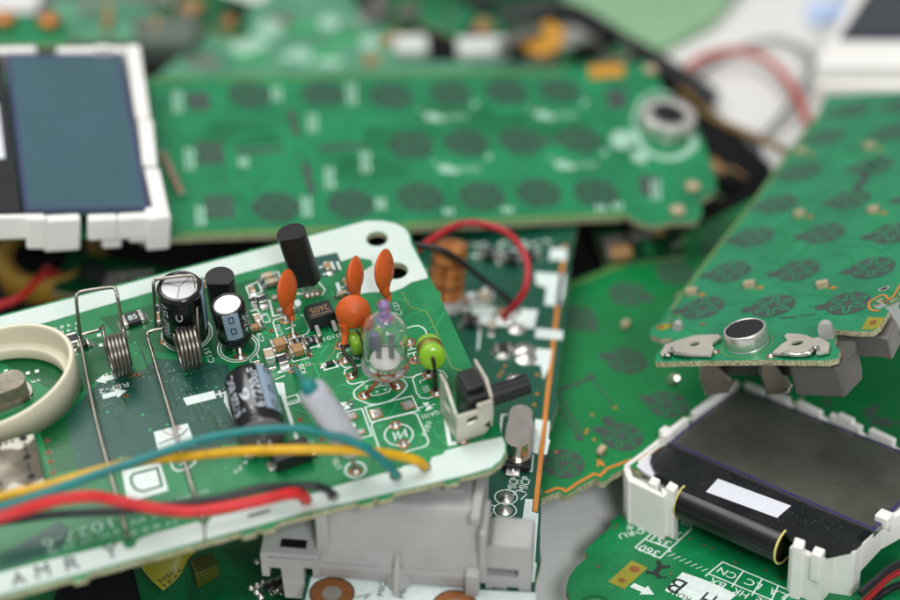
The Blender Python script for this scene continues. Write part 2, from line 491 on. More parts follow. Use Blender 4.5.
def wall(fr, mb, px, h0, h1, th):
    """upright walls of a thickness that follow a traced top line, mitred"""
    p = fr.P(px, h1); ns = []
    for i in range(len(p)):
        d = Vector((0, 0, 0))
        if i: d += (p[i] - p[i - 1]).normalized()
        if i < len(p) - 1: d += (p[i + 1] - p[i]).normalized()
        d.normalize(); ns.append(Vector((-d.y, d.x, 0)) * th)
    for i in range(len(p) - 1):
        q = (p[i], p[i + 1], p[i + 1] + ns[i + 1], p[i] + ns[i])
        mb.hexa([Vector((v.x, v.y, h0)) for v in q], list(q))


# ================================================================== the setting: the table
mb = MB(); mb.plate([(-150, -60), (150, -60), (150, 220), (-150, 220)], -.3, .7)
tag(mb.build('table', M_TABLE), 'pale grey table top under the heap of circuit boards', 'table', kind='structure')

# ================================================================== the main circuit board
B = Frame('circuit_board', 277, 243, 3.95, (-.02, -.07, .997), 352, 222,
          'light green circuit board with white edges, springs, capacitors and a glass tube', 'circuit board', 'circuit boards in the heap')
A = B.root
PX = B.sc(386, 370)
front = []
for c in (452, 385, 366, 268, 249, 80):
    y = lambda u: 517 - (u - 300) * .247 if u < 467 else 476
    y0 = 598 - c * .27 if c < 300 else 516 - (c - 300) * .24
    k = -.26
    front += [(c + 9, y0 - 9 * .26), (c + 6, y0 + 4 - 6 * .26), (c - 6, y0 + 4 + 6 * .26), (c - 9, y0 + 9 * .26)]
outline = [(-70, 334), (0, 315), (277, 243), (366, 219), (383, 219.5), (397, 221.5), (407, 227), (411, 234), (413, 243), (424, 264), (428, 268), (426, 270),
           (437, 290), (441, 293), (440, 297), (468, 357), (480, 383), (503, 436), (507, 444), (507, 452), (503, 461), (492, 470), (467, 477)] + front + [(0, 598), (-70, 617)]
substrate(B, outline, .088, M_MASK, M_EDGE, holes_px=[((377, 239), .15), ((396, 271), .165)])
# --- bare and copper backed regions under the mask
mb = MB()
mb.flat(B.P([(78, 470), (66, 417), (82, 400), (86, 394), (98, 384), (125, 372), (145, 369.5), (150, 363), (158, 358.5), (228, 364), (238, 400), (247, 438), (215, 449), (140, 466)]), .0018)
mb.flat(B.P([(60, 520), (20, 545), (0, 553), (0, 570), (60, 552), (70, 530)]), .0018)
mb.flat(B.P([(330, 405), (355, 398), (350, 420), (334, 428)]), .0018)
mb.flat(B.P([(298, 262), (312, 257), (337, 253), (342, 262), (341, 270), (318, 280), (300, 276)]), .0018)
mb.build('bare_region', M_MASKD, A)
mb = MB()
mb.flat(B.P([(66, 417), (78, 468), (52, 474), (40, 430)]), .0016); mb.flat(B.P([(0, 362), (60, 346), (95, 338), (120, 341), (108, 372), (82, 392), (70, 400)]), .0016)
mb.flat(B.P([(100, 318), (262, 277), (270, 300), (252, 352), (226, 358), (158, 352), (120, 340)]), .0016)
mb.build('copper_pour', M_MASKM, A)
mb = MB()
for pts in ([(402, 292), (410, 307), (427, 312), (437, 333), (452, 368), (463, 371)], [(338, 428), (340, 410), (352, 399), (366, 396)], [(300, 366), (325, 363), (334, 352), (340, 330)], [(268, 318), (283, 322), (300, 318)]):
    mb.line(B.P(pts), .018, .002, m=1)
for i in range(120):
    u, v = rnd.uniform(255, 460), rnd.uniform(265, 470)
    if u > 395 + (v - 250) * .33 or (v < 300 and u > 285) or v > 505 - (u - 200) * .14: continue
    p = B.p(u, v); q = [p]; d = rnd.choice((0, 90, 45, -45))
    for k in range(3):
        p = p + Vector((math.cos(math.radians(d)), math.sin(math.radians(d)), 0)) * rnd.uniform(.06, .3); q.append(p); d += rnd.choice((45, -45))
    mb.k = i % 20; mb.line(q, rnd.choice((.012, .016, .02)), .0016)
for i in range(26):
    u, v = rnd.uniform(90, 235), rnd.uniform(375, 440)
    p = B.p(u, v); d = rnd.choice((0, 90)); q = [p, p + Vector((math.cos(math.radians(d)), math.sin(math.radians(d)), 0)) * rnd.uniform(.15, .6)]
    mb.k = i % 10; mb.line(q, .03, .0024, m=2)
mb.build('traces', [M_TRACE, M_TRACEB, M_TRACED], A)
# --- white silkscreen areas along the edges
mb = MB()
mb.flat(B.P([(-70, 336), (0, 317), (277, 245), (366, 221), (382, 221), (396, 223.5), (405, 228.5), (409, 235), (411, 244), (426, 272), (428, 278), (411, 282.5), (403, 288), (392, 292), (370, 292.5), (360, 294), (361, 273),
                 (373, 265), (371, 260), (355, 257), (341, 261.5), (337, 252.5), (315, 257), (283, 262), (232, 276), (200, 278), (100, 307), (0, 336), (-70, 356)]), .003,
        holes=[ell(B.p(377, 239), .16, .16, 24), ell(B.p(396, 271), .175, .175, 24)])
mb.flat(B.P([(-70, 592), (0, 573), (50, 560), (100, 548), (122, 542), (126, 549), (134, 548), (138, 540), (150, 535), (198, 522), (205, 527), (212, 517), (233, 513), (267, 503), (300, 498), (337, 486), (385, 473), (402, 468), (404, 466), (430, 462.5), (432, 457.5), (443, 454.5),
                 (445, 451), (470, 444), (502, 437), (505, 444), (505, 452), (501, 460), (491, 468), (467, 475), (300, 514), (150, 555), (0, 595), (-70, 614)]), .003)
mb.build('white_strip', M_SILK, A)
# --- silkscreen drawing and writing
s = MB(); LW = .019
z6 = lambda *p: B.P(zm(320, 320, 6, *p)); z7 = lambda *p: B.P(zm(320, 390, 6, *p)); z8 = lambda *p: B.P(zm(200, 290, 6, *p))
s.line(catmull(z6((205, 430), (245, 395), (300, 362), (440, 350), (492, 355), (512, 375), (522, 395), (498, 432), (445, 472), (380, 500), (310, 508), (255, 490), (212, 468)), 4, True), LW, closed=True)
s.line(catmull(z6((298, 440), (300, 418), (330, 405), (400, 391), (424, 398), (420, 425), (390, 440), (320, 456)), 4, True), LW, closed=True)
s.flat(z6((325, 434), (350, 424), (350, 438))); s.flat(z6((375, 420), (402, 412), (398, 424)))
s.line(z6((610, 320), (572, 334), (556, 355), (580, 440), (605, 468), (650, 472), (690, 455)), LW); s.line(z6((705, 300), (740, 310), (758, 335), (764, 352)), LW)
s.line(z6((520, 50), (560, 38), (590, 35), (615, 45), (632, 62), (660, 130)), LW); s.line(z6((475, 325), (490, 338), (510, 345), (550, 345), (615, 322)), LW)
s.line(z6((525, 182), (580, 170)), LW); s.line(z6((525, 207), (580, 192)), LW); s.line(z6((543, 150), (550, 176)), LW); s.line(z6((562, 200), (567, 225)), LW)
s.line(z6((103, 230), (108, 205), (150, 186), (190, 180)), LW); s.line(z6((118, 262), (150, 288), (262, 265)), LW); s.line(z6((145, 330), (150, 300), (180, 288), (262, 270)), LW)
s.line(z6((160, 362), (175, 383), (200, 386), (262, 370)), LW); s.line(z6((195, 240), (235, 222)), LW); s.line(z6((195, 222), (240, 240)), LW)
s.line(z6((10, 268), (85, 243), (103, 282), (28, 303)), LW, closed=True)
s.line(z7((270, 105), (552, 38), (592, 125), (305, 195)), LW, closed=True); s.line(z7((85, 148), (252, 113), (310, 275), (200, 300)), LW)
s.line(z7((355, 350), (308, 215), (315, 200), (335, 188), (540, 141), (565, 140), (582, 150), (650, 305), (648, 325), (635, 338), (500, 376)), LW)
s.line([B.p(398.7, 435) + Vector((.185 * math.cos(a), .185 * math.sin(a), 0)) for a in [i * 2 * math.pi / 40 for i in range(40)]], LW, closed=True)
s.line(z7((440, 258), (452, 300), (468, 250), (480, 292), (510, 240), (520, 282)), LW * 1.2)
s.flat(ell(B.p(352.2, 425.8), .05, .05)); s.text('P101', B.p(427, 436.5), B.p(432, 423), .075)
s.text('101', B.p(421, 387.5), B.p(424, 393), .1); s.text('L', B.p(419, 381), B.p(420.5, 384), .1)
s.text('DA02', B.p(391, 379.5), B.p(364, 386.5), .075); s.text('C121', B.p(403, 314.5), B.p(397.5, 302.5), .085)
for (x, y) in ((645, 100), (150, 98)):
    s.flat(z7((x - 30, y - 20), (x + 12, y - 26), (x - 8, y + 6))); s.flat(z7((x + 35, y + 10), (x - 14, y + 30), (x + 8, y - 12)))
    s.line(z7((x - 55, y + 10), (x - 25, y + 2)), LW); s.line(z7((x + 25, y - 8), (x + 45, y - 14)), LW)
s.text('GA101', B.p(438, 410.5), B.p(421, 415.5), .075)
s.line(z7((745, 118), (778, 327), (818, 320)), .055)
s.line([B.p(355.5, 470) + Vector((.13 * math.cos(i * math.pi / 15), .13 * math.sin(i * math.pi / 15), 0)) for i in range(30)], .03, closed=True)
s.text('L701', B.p(342, 468), B.p(338, 458), .08)
for r in (.285, .245): s.line([B.p(238.5, 347.5) + Vector((r * math.cos(i * math.pi / 20), r * math.sin(i * math.pi / 20), 0)) for i in range(40)], .017, closed=True)
for r in (.35, .31): s.line([B.p(187, 334) + Vector((r * math.cos(i * math.pi / 20), r * math.sin(i * math.pi / 20), 0)) for i in range(40)], .017, closed=True)
s.text('C151', B.p(215, 362), B.p(209, 348), .085)
s.line(z8((340, 380), (352, 412)), .02); s.text('3', B.p(252.5, 359.5), B.p(249, 361), .08)
s.line(z8((520, 158), (450, 178), (438, 195), (468, 290), (500, 312), (640, 265), (658, 240), (625, 160), (605, 150)), LW); s.text('C102', B.p(283.5, 335), B.p(279, 324.5), .08)
s.line(z8((512, 238), (575, 212)), LW)
s.line(z8((415, 365), (440, 345), (520, 330)), LW); s.line(z8((412, 370), (425, 395), (545, 375)), LW)
s.line(z8((545, 300), (620, 280), (645, 345), (570, 362)), LW, closed=True); s.line(z8((622, 292), (690, 275), (715, 335), (645, 355)), LW, closed=True)
s.line(z8((540, 408), (560, 432), (650, 410), (668, 385), (650, 365)), LW); s.text('C117', B.p(310, 362), B.p(299, 365), .07)
s.line(z8((465, 498), (545, 472)), .045); s.line(z8((235, 500), (222, 485), (330, 450), (345, 478)), LW); s.line(z8((345, 455), (375, 445), (385, 480), (350, 488)), LW, closed=True)
s.line(z8((735, 450), (815, 430), (830, 462), (750, 480)), LW, closed=True)
s.text('D101', B.p(340.5, 333), B.p(323, 338), .07); s.text('R21', B.p(322, 347), B.p(318, 338), .065); s.text('R25', B.p(307, 373), B.p(302.5, 364), .07); s.text('C9', B.p(265, 341), B.p(261, 332.5), .07)
s.line(z8((415, 60), (440, 160), (560, 130)), LW * 1.4); s.line(z8((300, 130), (345, 118), (380, 190), (360, 210)), LW)
s.line(z8((548, 20), (600, 25), (690, 5)), .03); s.flat(z8((565, 70), (590, 55), (608, 75), (600, 100), (575, 100)))
s.text('L3', B.p(271, 322), B.p(267, 313), .09)
s.line(B.P([(246, 287), (258, 282), (262, 292), (250, 297), (246, 287)]), .02); s.line(B.P([(262, 276), (278, 272), (283, 285)]), .02)
for x in (325, 331, 337): s.line(B.P([(x, 262), (x + 3.4, 270)]), .035)
for (u, v) in ((319, 268), (323, 275), (341, 288), (347, 290)): s.line(B.P([(u, v), (u + 6, v - 2)]), .03)
s.line(B.P([(303, 283), (316, 279.5), (325, 290), (322, 296)]), LW); s.line(B.P([(337, 283), (340, 292)]), .05)
# writing on the left half of the board
s.text('REF-2', B.p(188 - 60, 382.5), B.p(98.5, 390.3), .085); s.text('1P', B.p(112, 371.5), B.p(101, 375), .06)
for (t_, h0, w2) in (((95, 381.8), (117, 376.3), 1), ((126.8, 391), (102.5, 397.3), 1)):
    a, b = B.p(*t_), B.p(*h0); d = (b - a); L = d.length; d /= L; n = Vector((-d.y, d.x, 0))
    s.flat([a, a + d * .14 + n * .09, a + d * .14 + n * .045, b + n * .045, b - n * .045, a + d * .14 - n * .045, a + d * .14 - n * .09])
s.flat(B.P([(153.8, 432.5), (187.5, 423.8), (193.8, 441.7), (158.3, 451.7)])); s.text('KA4310', B.p(195, 444), B.p(159, 454.5), .05)
s.flat(B.P([(121.7, 471.7), (160, 462.5), (168.5, 491), (128, 503)]))
s.line(B.P([(170.5, 462), (193, 455.8), (195.5, 463), (188, 469), (178, 471.5), (173, 469)]), .025, closed=True); s.line(B.P([(180, 466), (184, 461), (182, 464.5), (187, 461)]), .02)
s.flat(B.P([(183, 398.5), (214, 391), (216.5, 398.5), (187, 406)])); s.line(B.P([(216, 395.3), (224, 393.3)]), .028); s.line(B.P([(219, 391), (221.4, 397.6)]), .028)
s.flat(B.P([(224, 392), (232, 389), (237, 412), (230, 414), (224, 402)])); s.flat(B.P([(275, 383), (284, 383), (286.5, 400), (279, 395)]))
s.line(B.P([(231, 411), (246, 456.5), (268, 451.5)]), .05); s.line(B.P([(283, 396), (299, 446), (302, 444)]), .05)
s.text('C301', B.p(313, 440), B.p(302, 443), .07)
s.line(B.P([(285, 398.5), (297, 395), (300, 402), (288, 405.5)]), LW, closed=True); s.text('60', B.p(298, 399), B.p(288, 402), .055)
s.line(B.P([(275, 380), (285, 376)]), .02)
for (a, b, t_, h_) in (((208, 489), (160, 502), '00V0WVU', .075), ((110, 518), (41, 541), '1027-6', .17), ((118, 529), (48, 551), '0 7C 1O  0V 70', .075), ((178, 506), (124, 523), '8OZ 0V1', .09), ((178, 519), (130, 532), '21 0 5 8', .07)):
    s.text(t_, B.p(*a), B.p(*b), h_, m=1)
s.text('0.4-7V', B.p(251, 455), B.p(232, 473), .06)
s.text('5R 2R 3R', B.p(40, 379), B.p(4, 388.5), .05)
for k in range(3): s.text('1 4 8 6 3', B.p(76, 322.5 + k * 5), B.p(46, 330 + k * 5), .06)
for (u, v) in ((97, 336), (99, 346), (4, 372), (17, 375), (26, 374), (35, 372)): s.line(B.P([(u, v), (u + 4, v - 1)]), .06)
s.line(B.P([(28, 393), (31, 399)]), .03); s.text('4', B.p(29, 386), B.p(24, 388), .06)
s.build('silkscreen', [M_SILKT, M_SILKF], A)
mb = MB()
mb.line([B.p(138, 473.5) , *B.P([(157.5, 468.5), (162, 486.5), (143, 492), (136, 490), (132, 484), (131, 478), (134, 474.5)])], .035, .0125, True)
mb.build('silkscreen_cutout', M_MASKM, A)
mb = MB(); mb.line(catmull(B.P([(162, 430.5), (167, 434), (174, 435.5), (179, 427)])), .012, .0125); mb.line(B.P([(176, 426), (181, 430)]), .012, .0126)
mb.line(catmull(B.P([(159, 444.5), (170, 440), (180, 436.5), (188, 429)])), .014, .0128, m=1)
for t_, u, v in (('Y', 113, 552), ('R', 74, 563.5), ('M', 44, 571.5), ('A', 20, 579)): mb.text(t_, B.p(u - 7, v + 8.5), B.p(u + 7, v + 4.5), .21, .0128, m=1)
mb.line(B.P([(248, 517), (270, 511)]), .035, .0129, m=2)
mb.flat(B.P([(204, 524), (205.2, 524), (206, 540), (203.5, 541)]), .0132, 2)
mb.build('pen_marks', [M_REDINK, M_INK, M_OXID], A)
# --- pads without parts
for q in (z7((128, 155), (205, 140), (222, 170), (140, 187)), z7((296, 128), (355, 115), (375, 160), (318, 175)), z7((485, 82), (545, 68), (568, 105), (510, 122)), z7((200, 255), (262, 238), (268, 262), (215, 284)),
          B.P([(272, 297), (281, 294.5), (282.5, 298.5), (273, 300.5)]), B.P([(277, 309.5), (286, 307), (287.5, 311), (278, 313)])):
    pads = MB(); c = sum(q, Vector()) / 4; pads.flat([c + (p - c) * 1.2 for p in q], .0105, 1); pads.plate([c + (p - c) * (1.02 if i % 2 else .96) for i, p in enumerate(q)], .008, .024)
    pads.build('solder_pad', [M_SOLDER, M_COPPER], A, bevel=.01)
for (u, v) in ((395.5, 425), (403.7, 444), (409.8, 342.5), (415.5, 360.2), (340.5, 346), (345, 360), (351.3, 375.8), (364, 395.5), (397.5, 386.3), (436.3, 393), (428, 375), (355.5, 471), (293.5, 336), (240.3, 357), (382.5, 303), (462.5, 440), (293, 369), (166, 341), (286, 320), (376, 322)):
    solder(B, u, v, .058)
mb = MB()
for (u, v) in ((126, 396), (118.5, 386), (131, 376), (137, 375), (47, 441), (48.5, 453), (50.5, 462), (53, 473), (310, 356), (271, 331), (330, 392), (322, 440), (300, 420)): mb.flat(ell(B.p(u, v), .02, .02, 10), .0065); mb.flat(ell(B.p(u, v), .035, .035, 12), .006, 1)
for i in range(90):
    u, v = rnd.uniform(95, 470), rnd.uniform(290, 500)
    if u > 395 + (v - 250) * .33 or v > 500 - (u - 200) * .14: continue
    mb.k = i % 10; mb.flat(ell(B.p(u, v), .022, .022, 9), .0021, 2)
mb.build('vias', [M_HOLE, M_COPPER, M_TRACE], A)

# --- electrolytic capacitors


def ecap(P0, P1, r, stripe=0.0, txt='', toplook='white', hint=(1, 0, 0), tang=(1.2, 2.2), label=None, axial=True, size=1.0):
    M = frame_to(P0, P1, hint); L = (Vector(P1) - Vector(P0)).length
    prof = [(r * .72, 0), (r * .93, .01), (r, .05), (r, .10), (r * .93, .125), (r * .93, .15), (r, .18), (r, L - .09), (r * .985, L - .045), (r * .93, L - .012), (r * .84, L), (r * .78, L - .004), (r * .77, L - .02)]
    o = MB().lathe(prof, M, 40).build('electrolytic_capacitor', M_BLACKG, A)
    if label: tag(o, label)
    t = MB(); t.lathe([(r * .79, L - .02), (r * .6, L - .014), (.0001, L - .014)], M, 36, cap=False)
    if toplook == 'scored':
        for a in (.6, 2.5, 4.3):
            d = Vector((math.cos(a), math.sin(a), 0)); n = Vector((-d.y, d.x, 0)) * .008
            t.add([M @ (q + Vector((0, 0, L - .010))) for q in (n, -n, d * r * .68 - n, d * r * .68 + n)], [(0, 1, 2, 3)], 1)
    t.build('top_plate', [{'white': M_WHITEC, 'scored': M_ALU, 'dark': M_GREYD}[toplook], M_STEEL], o)
    st = MB(); hw = .48
    st.lathe([(r * 1.004, .2), (r * 1.004, L - .09), (r * .99, L - .043), (r * .935, L - .009)], M, 10, cap=False, a0=stripe - hw, a1=stripe + hw)
    k = st
    for zz in (.3, L - .16) if L < .8 else (.25, L * .5, L - .16):
        for (a0, a1, b0, b1) in ((-.16, .16, 0, .02), (-.16, .16, .1, .12), (-.16, -.1, .02, .1), (.1, .16, .02, .1)):
            k.lathe([(r * 1.008, zz + b0), (r * 1.008, zz + b1)], M, 4, m=1, cap=False, a0=stripe + a0, a1=stripe + a1)
    k.build('polarity_stripe', [M_STRIPE, M_BLACKG], o)
    if txt:
        x = MB(); n = len(txt)
        for i, row in enumerate(txt):
            a = stripe + tang[0] + i * (tang[1] - tang[0]) / max(1, n - 1) if n > 1 else stripe + tang[0]
            x.text_cyl(row, M, r * 1.006, a + .16 * size, a - .16 * size, .22, min(L - .12, .22 + .105 * size * max(3, len(row))), axial=True)
        x.build('sleeve_print', M_PRINT, o)
    return o


ld = {}
E1 = ecap(B.p(186, 334, .06), B.p(179.5, 285.5, 1.0), .32, stripe=-.3, txt=('100uF 25V', '105 C', 'TK'), toplook='scored', tang=(-2.3, -1.0), label='tall black capacitor behind the spring, with a scored silver top', size=.9)
E2 = ecap(B.p(236, 337.5, .16), B.p(227, 303.5, .83), .236, stripe=-1.72, txt=('47uF', '16V', '85 C'), toplook='white', tang=(.85, 1.5), label='small black capacitor with a pale blue stripe and a flat white top', size=.8)
cv = B.p(262, 436, .33); cu = B.p(248, 379, .33)
E3 = ecap(cv, cu, .325, stripe=-.72, txt=('6V220uF', '16', '6V220 85C'), toplook='white', hint=B.loc(CX), tang=(-.72, -1.75), label='black capacitor lying on its side with pale printing', size=1.2)
mb = MB(); Mx = frame_to(cv, cv + (cv - cu)); mb.lathe([(.31, -.02), (.3, .012), (.18, .03), (.0001, .03)], Mx, 30, cap=False)
mb.build('rubber_bung', M_GREYD, E3)
MB().tube(B.P([(239, 346, .1), (240, 352, .05), (240.3, 357, 0)]), .028, 8).build('lead', M_NICKEL, E2)
MB().tube(B.P([(235, 344, .12), (234, 350, .0)]), .028, 8).build('lead', M_NICKEL, E2)
for du in (-6, 5): MB().tube([B.p(264 + du, 440, .3), B.p(266 + du, 447, .22), B.p(267 + du, 452, 0)], .026, 8).build('lead', M_NICKEL, E3)


def to92(P0, P1, r, hint, label=None):
    M = frame_to(P0, P1, hint); L = (Vector(P1) - Vector(P0)).length; out = []
    for i in range(29):
        a = math.radians(-50 + 280 * i / 28); out.append((r * math.cos(a), r * math.sin(a)))
    o = MB().plate(out, 0, L, M=M).build('transistor', M_BLACK, A, bevel=.012)
    if label: tag(o, label)
    return o, M


T1, MT = to92(B.p(306.5, 280, .27), B.p(291, 232.5, 1.12), .205, B.loc(CX), 'tall black transistor leaning to the left on bare leads')
for du in (-5, 0, 5): MB().tube([MT @ Vector((du * .018, -.03, .02)), MT @ Vector((du * .02, -.03, -.06)), B.p(312 + du, 294 - du * .2, 0)], .022, 8).build('lead', M_NICKEL, T1)
for du in (-5, 0, 5): solder(B, 312 + du, 294 - du * .2, .045)
T2, MT2 = to92(B.p(224, 306, .15), B.p(219.5, 276.5, .72), .2, B.loc(CX), 'short upright black transistor behind the white topped capacitor')
for du in (-4, 0, 4): MB().tube([MT2 @ Vector((du * .02, -.03, .02)), B.p(224 + du, 314, 0)], .022, 8).build('lead', M_NICKEL, T2)


# --- orange ceramic capacitors
def disc(c, up, axis, R, T, legs, label=None, neck=None, leads=()):
    up = Vector(up).normalized(); ax = Vector(axis); ax = (ax - up * ax.dot(up)).normalized()
    M = frame_to(c, Vector(c) + ax, up)
    mb = MB(); pr = []
    for i in range(13):
        t = -1 + 2 * i / 12; pr.append((R * math.sqrt(max(0, 1 - abs(t) ** 1.15)) if abs(t) < 1 else .0001, T * t))
    mb.lathe(pr, M, 36, cap=False)
    for lg in legs: mb.tube(catmull(lg[0], 5), lg[1] if len(lg[1]) == len(catmull(lg[0], 5)) else [lg[1][0] + (lg[1][-1] - lg[1][0]) * i / (len(catmull(lg[0], 5)) - 1) for i in range(len(catmull(lg[0], 5)))], 12)
    o = mb.build('ceramic_capacitor', M_ORANGEC, A)
    if label: tag(o, label)
    for pts, r, m in leads: MB().tube(catmull(pts, 6), r, 10).build('lead', m, o)
    return o


tilt = (B.loc(CU) + Vector((0, 0, .55))).normalized(); side = B.loc(CX)
ca = B.p(287, 289.5, .62); disc(ca, tilt, side + B.loc(CW) * .4, .285, .105,
     [([ca - tilt * .18, ca - tilt * .3, B.p(290.5, 313, .25), B.p(292, 321, .17)], (.085, .04))], 'leaf shaped orange capacitor standing beside the tall transistor',
     leads=[([B.p(292, 320, .17), B.p(292.3, 328, .08), B.p(293.5, 336, 0)], .02, M_NICKEL)])
cb = B.p(355, 276, .62); disc(cb, tilt, side + B.loc(CW) * .3, .285, .105, [([cb - tilt * .18, cb - tilt * .32, B.p(358, 303, .25)], (.085, .04))], 'leaf shaped orange capacitor behind the round one',
     leads=[([B.p(358, 302, .25), B.p(359, 310, .1), B.p(359.5, 315, 0)], .02, M_NICKEL)])
cc = B.p(384.3, 270, .62); disc(cc, tilt, side + B.loc(CW) * .42, .3, .105, [([cc - tilt * .2, cc - tilt * .31, B.p(387.5, 294, .25), B.p(389, 302, .16)], (.085, .034))], 'leaf shaped orange capacitor nearest the mounting hole',
     leads=[([B.p(388, 301, .17), B.p(387, 306, .06), B.p(386, 309, 0)], .02, M_NICKEL), ([B.p(385, 288, .3), B.p(384, 297, .1), B.p(382.5, 303, 0)], .018, M_NICKEL)])
cd = B.p(353, 312, .66); disc(cd, tilt, B.loc(CW) + side * .1, .24, .1,
     [([cd - tilt * .16 - side * .13, B.p(345, 333, .38), B.p(343.5, 345, .27)], (.07, .036)), ([cd - tilt * .15 + side * .14, B.p(366, 328, .45), B.p(369, 336, .35)], (.07, .036))], 'round orange capacitor facing the viewer',
     leads=[([B.p(343.5, 344, .27), B.p(344, 353, .2), B.p(352, 361, .12), B.p(355.5, 371, .08), B.p(351.3, 376, 0)], .027, M_OXID), ([B.p(369, 335, .35), B.p(371, 345, .2), B.p(372, 352, 0)], .02, M_OXID)])


# --- lime green inductors
def inductor(P0, P1, r, bands, leads, label):
    M = frame_to(P0, P1); L = (Vector(P1) - Vector(P0)).length
    o = MB().lathe([(.0001, -.012), (r * .35, -.01), (r * .5, .0), (r * .9, .0), (r, .04), (r * 1.02, .09), (r * .97, .14), (r * .97, L - .14), (r * 1.02, L - .09), (r, L - .04), (r * .9, L), (r * .5, L), (.0001, L + .01)], M, 36, cap=False).build('inductor', M_GREENC, A)
    tag(o, label)
    for z_, wd, m in bands: MB().lathe([(r * .98, z_), (r * 1.015, z_ + .006), (r * 1.015, z_ + wd - .006), (r * .98, z_ + wd)], M, 36, cap=False).build('colour_band', m, o)
    for pts, rr in leads: MB().tube(catmull(pts, 6), rr, 10).build('lead', M_OXID, o)


inductor(B.p(350, 344.5, .22), B.p(380, 335.5, .22), .165, [(.12, .03, M_BLACK), (.19, .028, M_COPPER), (.3, .03, M_BLACK)],
         [([B.p(350, 345, .22), B.p(346, 346, .2), B.p(341, 346, 0)], .022)], 'lime green inductor lying behind the glass tube')
q0 = B.p(432.7, 358, .56); q1 = B.p(428.7, 345, .32)
inductor(q0, q1, .178, [(.19, .022, M_COPPER), (.245, .022, M_COPPER), (.3, .03, M_BLACK)],
         [([q0, q0 + (q0 - q1).normalized() * .04, B.p(434.5, 368, .42), B.p(435, 384, .16), B.p(436.3, 393, 0)], .026), ([B.p(428.7, 362, .3), B.p(428.5, 370, .1), B.p(428, 375, 0)], .026)], 'lime green inductor standing on end beside the switch')

# --- glass tube
g0 = B.p(385.5, 367, .27); g1 = g0 + (Vector((0, 0, 1)) + B.loc(CX) * .03).normalized(); MG = frame_to(g0, g1, B.loc(CX)) @ Matrix.Diagonal((1.1, 1.1, 1.13, 1))
gl = MB(); out = [(.0001, 0), (.2, 0), (.275, .015), (.298, .05), (.292, .1), (.27, .15), (.266, .2), (.265, .55), (.258, .64), (.23, .72), (.18, .77), (.11, .80), (.075, .83), (.06, .87), (.0001, .89)]
inn = [(.0001, .80), (.06, .78), (.15, .735), (.2, .69), (.228, .62), (.236, .54), (.237, .2), (.236, .12), (.0001, .1)]
gl.lathe(out, MG, 40, cap=False); gl.lathe(inn, MG, 40, cap=False)
G = gl.build('glass_tube', M_GLASS, A); tag(G, 'clear glass tube with grey electrodes and purple seal drops')
MB().lathe([(.0001, .13), (.185, .13), (.19, .145), (.185, .16), (.0001, .162)], MG, 32, cap=False).build('insulator_disc', M_WHITEC, G)
for sx_ in (-1, 1):
    MB().box((sx_ * .075, .0, .36), (.07, .035, .4), MG).build('electrode', M_ELEC, G, bevel=.01)
tip = MB(); tip.lathe([(.0001, .86), (.055, .865), (.064, .9), (.075, .94), (.08, .98), (.07, 1.02), (.045, 1.055), (.0001, 1.07)], MG, 24, cap=False); tip.lathe([(.13, .797), (.112, .808), (.078, .838), (.064, .872), (.05, .9)], MG, 28, cap=False); tip.build('purple_seal', M_PURPG, G)
tip = MB(); pr_ = [(.244, .5), (.243, .56), (.232, .62), (.205, .69), (.16, .735)]
tip.lathe(pr_, MG, 8, cap=False, a0=-2.6, a1=-1.9); 
tip.build('purple_residue', M_PURPG, G)
for pts in ([(381, 373, .28), (379, 377, .2), (376.5, 382, .17), (369, 391.5, .08), (364, 395.5, 0)], [(392, 372, .28), (391.5, 379, .18), (391, 383, .12), (393.5, 387, .05), (397.5, 386.5, 0)]):
    MB().tube(catmull(B.P(pts), 6), .027, 10).build('lead', M_LEADC, G)

# --- spring contacts


def spring(foot, arm, bend, peak, cA, cB, R, turns, up, label):
    a, b = B.p(*cA), B.p(*cB); ax = (b - a).normalized(); L = (b - a).length
    u = Vector((0, 0, 1)); u = (u - ax * u.dot(ax)).normalized(); v = ax.cross(u)
    path = catmull(B.P(foot + arm + bend + peak), 5)
    n = int(turns * 22); st = path[-1] - a; a0 = math.atan2(st.dot(v), st.dot(u)); cs = []
    for i in range(n + 1):
        t = a0 - 2 * math.pi * turns * i / n; cs.append(a + ax * (L * i / n) + (u * math.cos(t) + v * math.sin(t)) * R)
    path = path[:-2] + cs[1:-3] + catmull(B.P(up), 5)
    o = MB().tube(path, .024, 10).build('spring_contact', M_STEEL, A); tag(o, label); return o


spring([(129, 543, -.1), (128, 538, .02), (126, 530, .08)], [(112, 480, .15), (95, 415, .22)], [(81, 345, .28), (79, 338, .29), (84, 334, .3), (96, 331, .31)], [(101, 328, .34), (103, 324, .46)],
       (109, 357, .36), (129, 352, .36), .275, 5.4, [(124.5, 335, .5), (122, 325, .6), (117.5, 298, .98), (116, 291, 1.02), (111, 287.5, 1.04), (84, 291, 1.04), (77.5, 294, 1.02), (76.3, 300, .96), (79, 325, .5), (82, 346, .12)],
       'steel spring contact nearest the cream ring')
spring([(205, 531, -.1), (204, 524, .02), (202, 516, .06)], [(190, 480, .12), (172, 420, .2)], [(150, 345, .27), (147.5, 335, .29), (151, 331, .3), (166, 328, .31)], [(172, 325, .34), (174, 318, .48)],
       (178, 350, .36), (199.5, 345, .36), .28, 5.4, [(198.5, 332, .5), (197.5, 318, .66), (196, 285, 1.0), (194.5, 278, 1.04), (189, 275.5, 1.06), (161, 278.5, 1.06), (154.5, 281, 1.04), (153.5, 287, .98), (155, 310, .5), (156, 330, .12)],
       'steel spring contact in front of the tall capacitor')

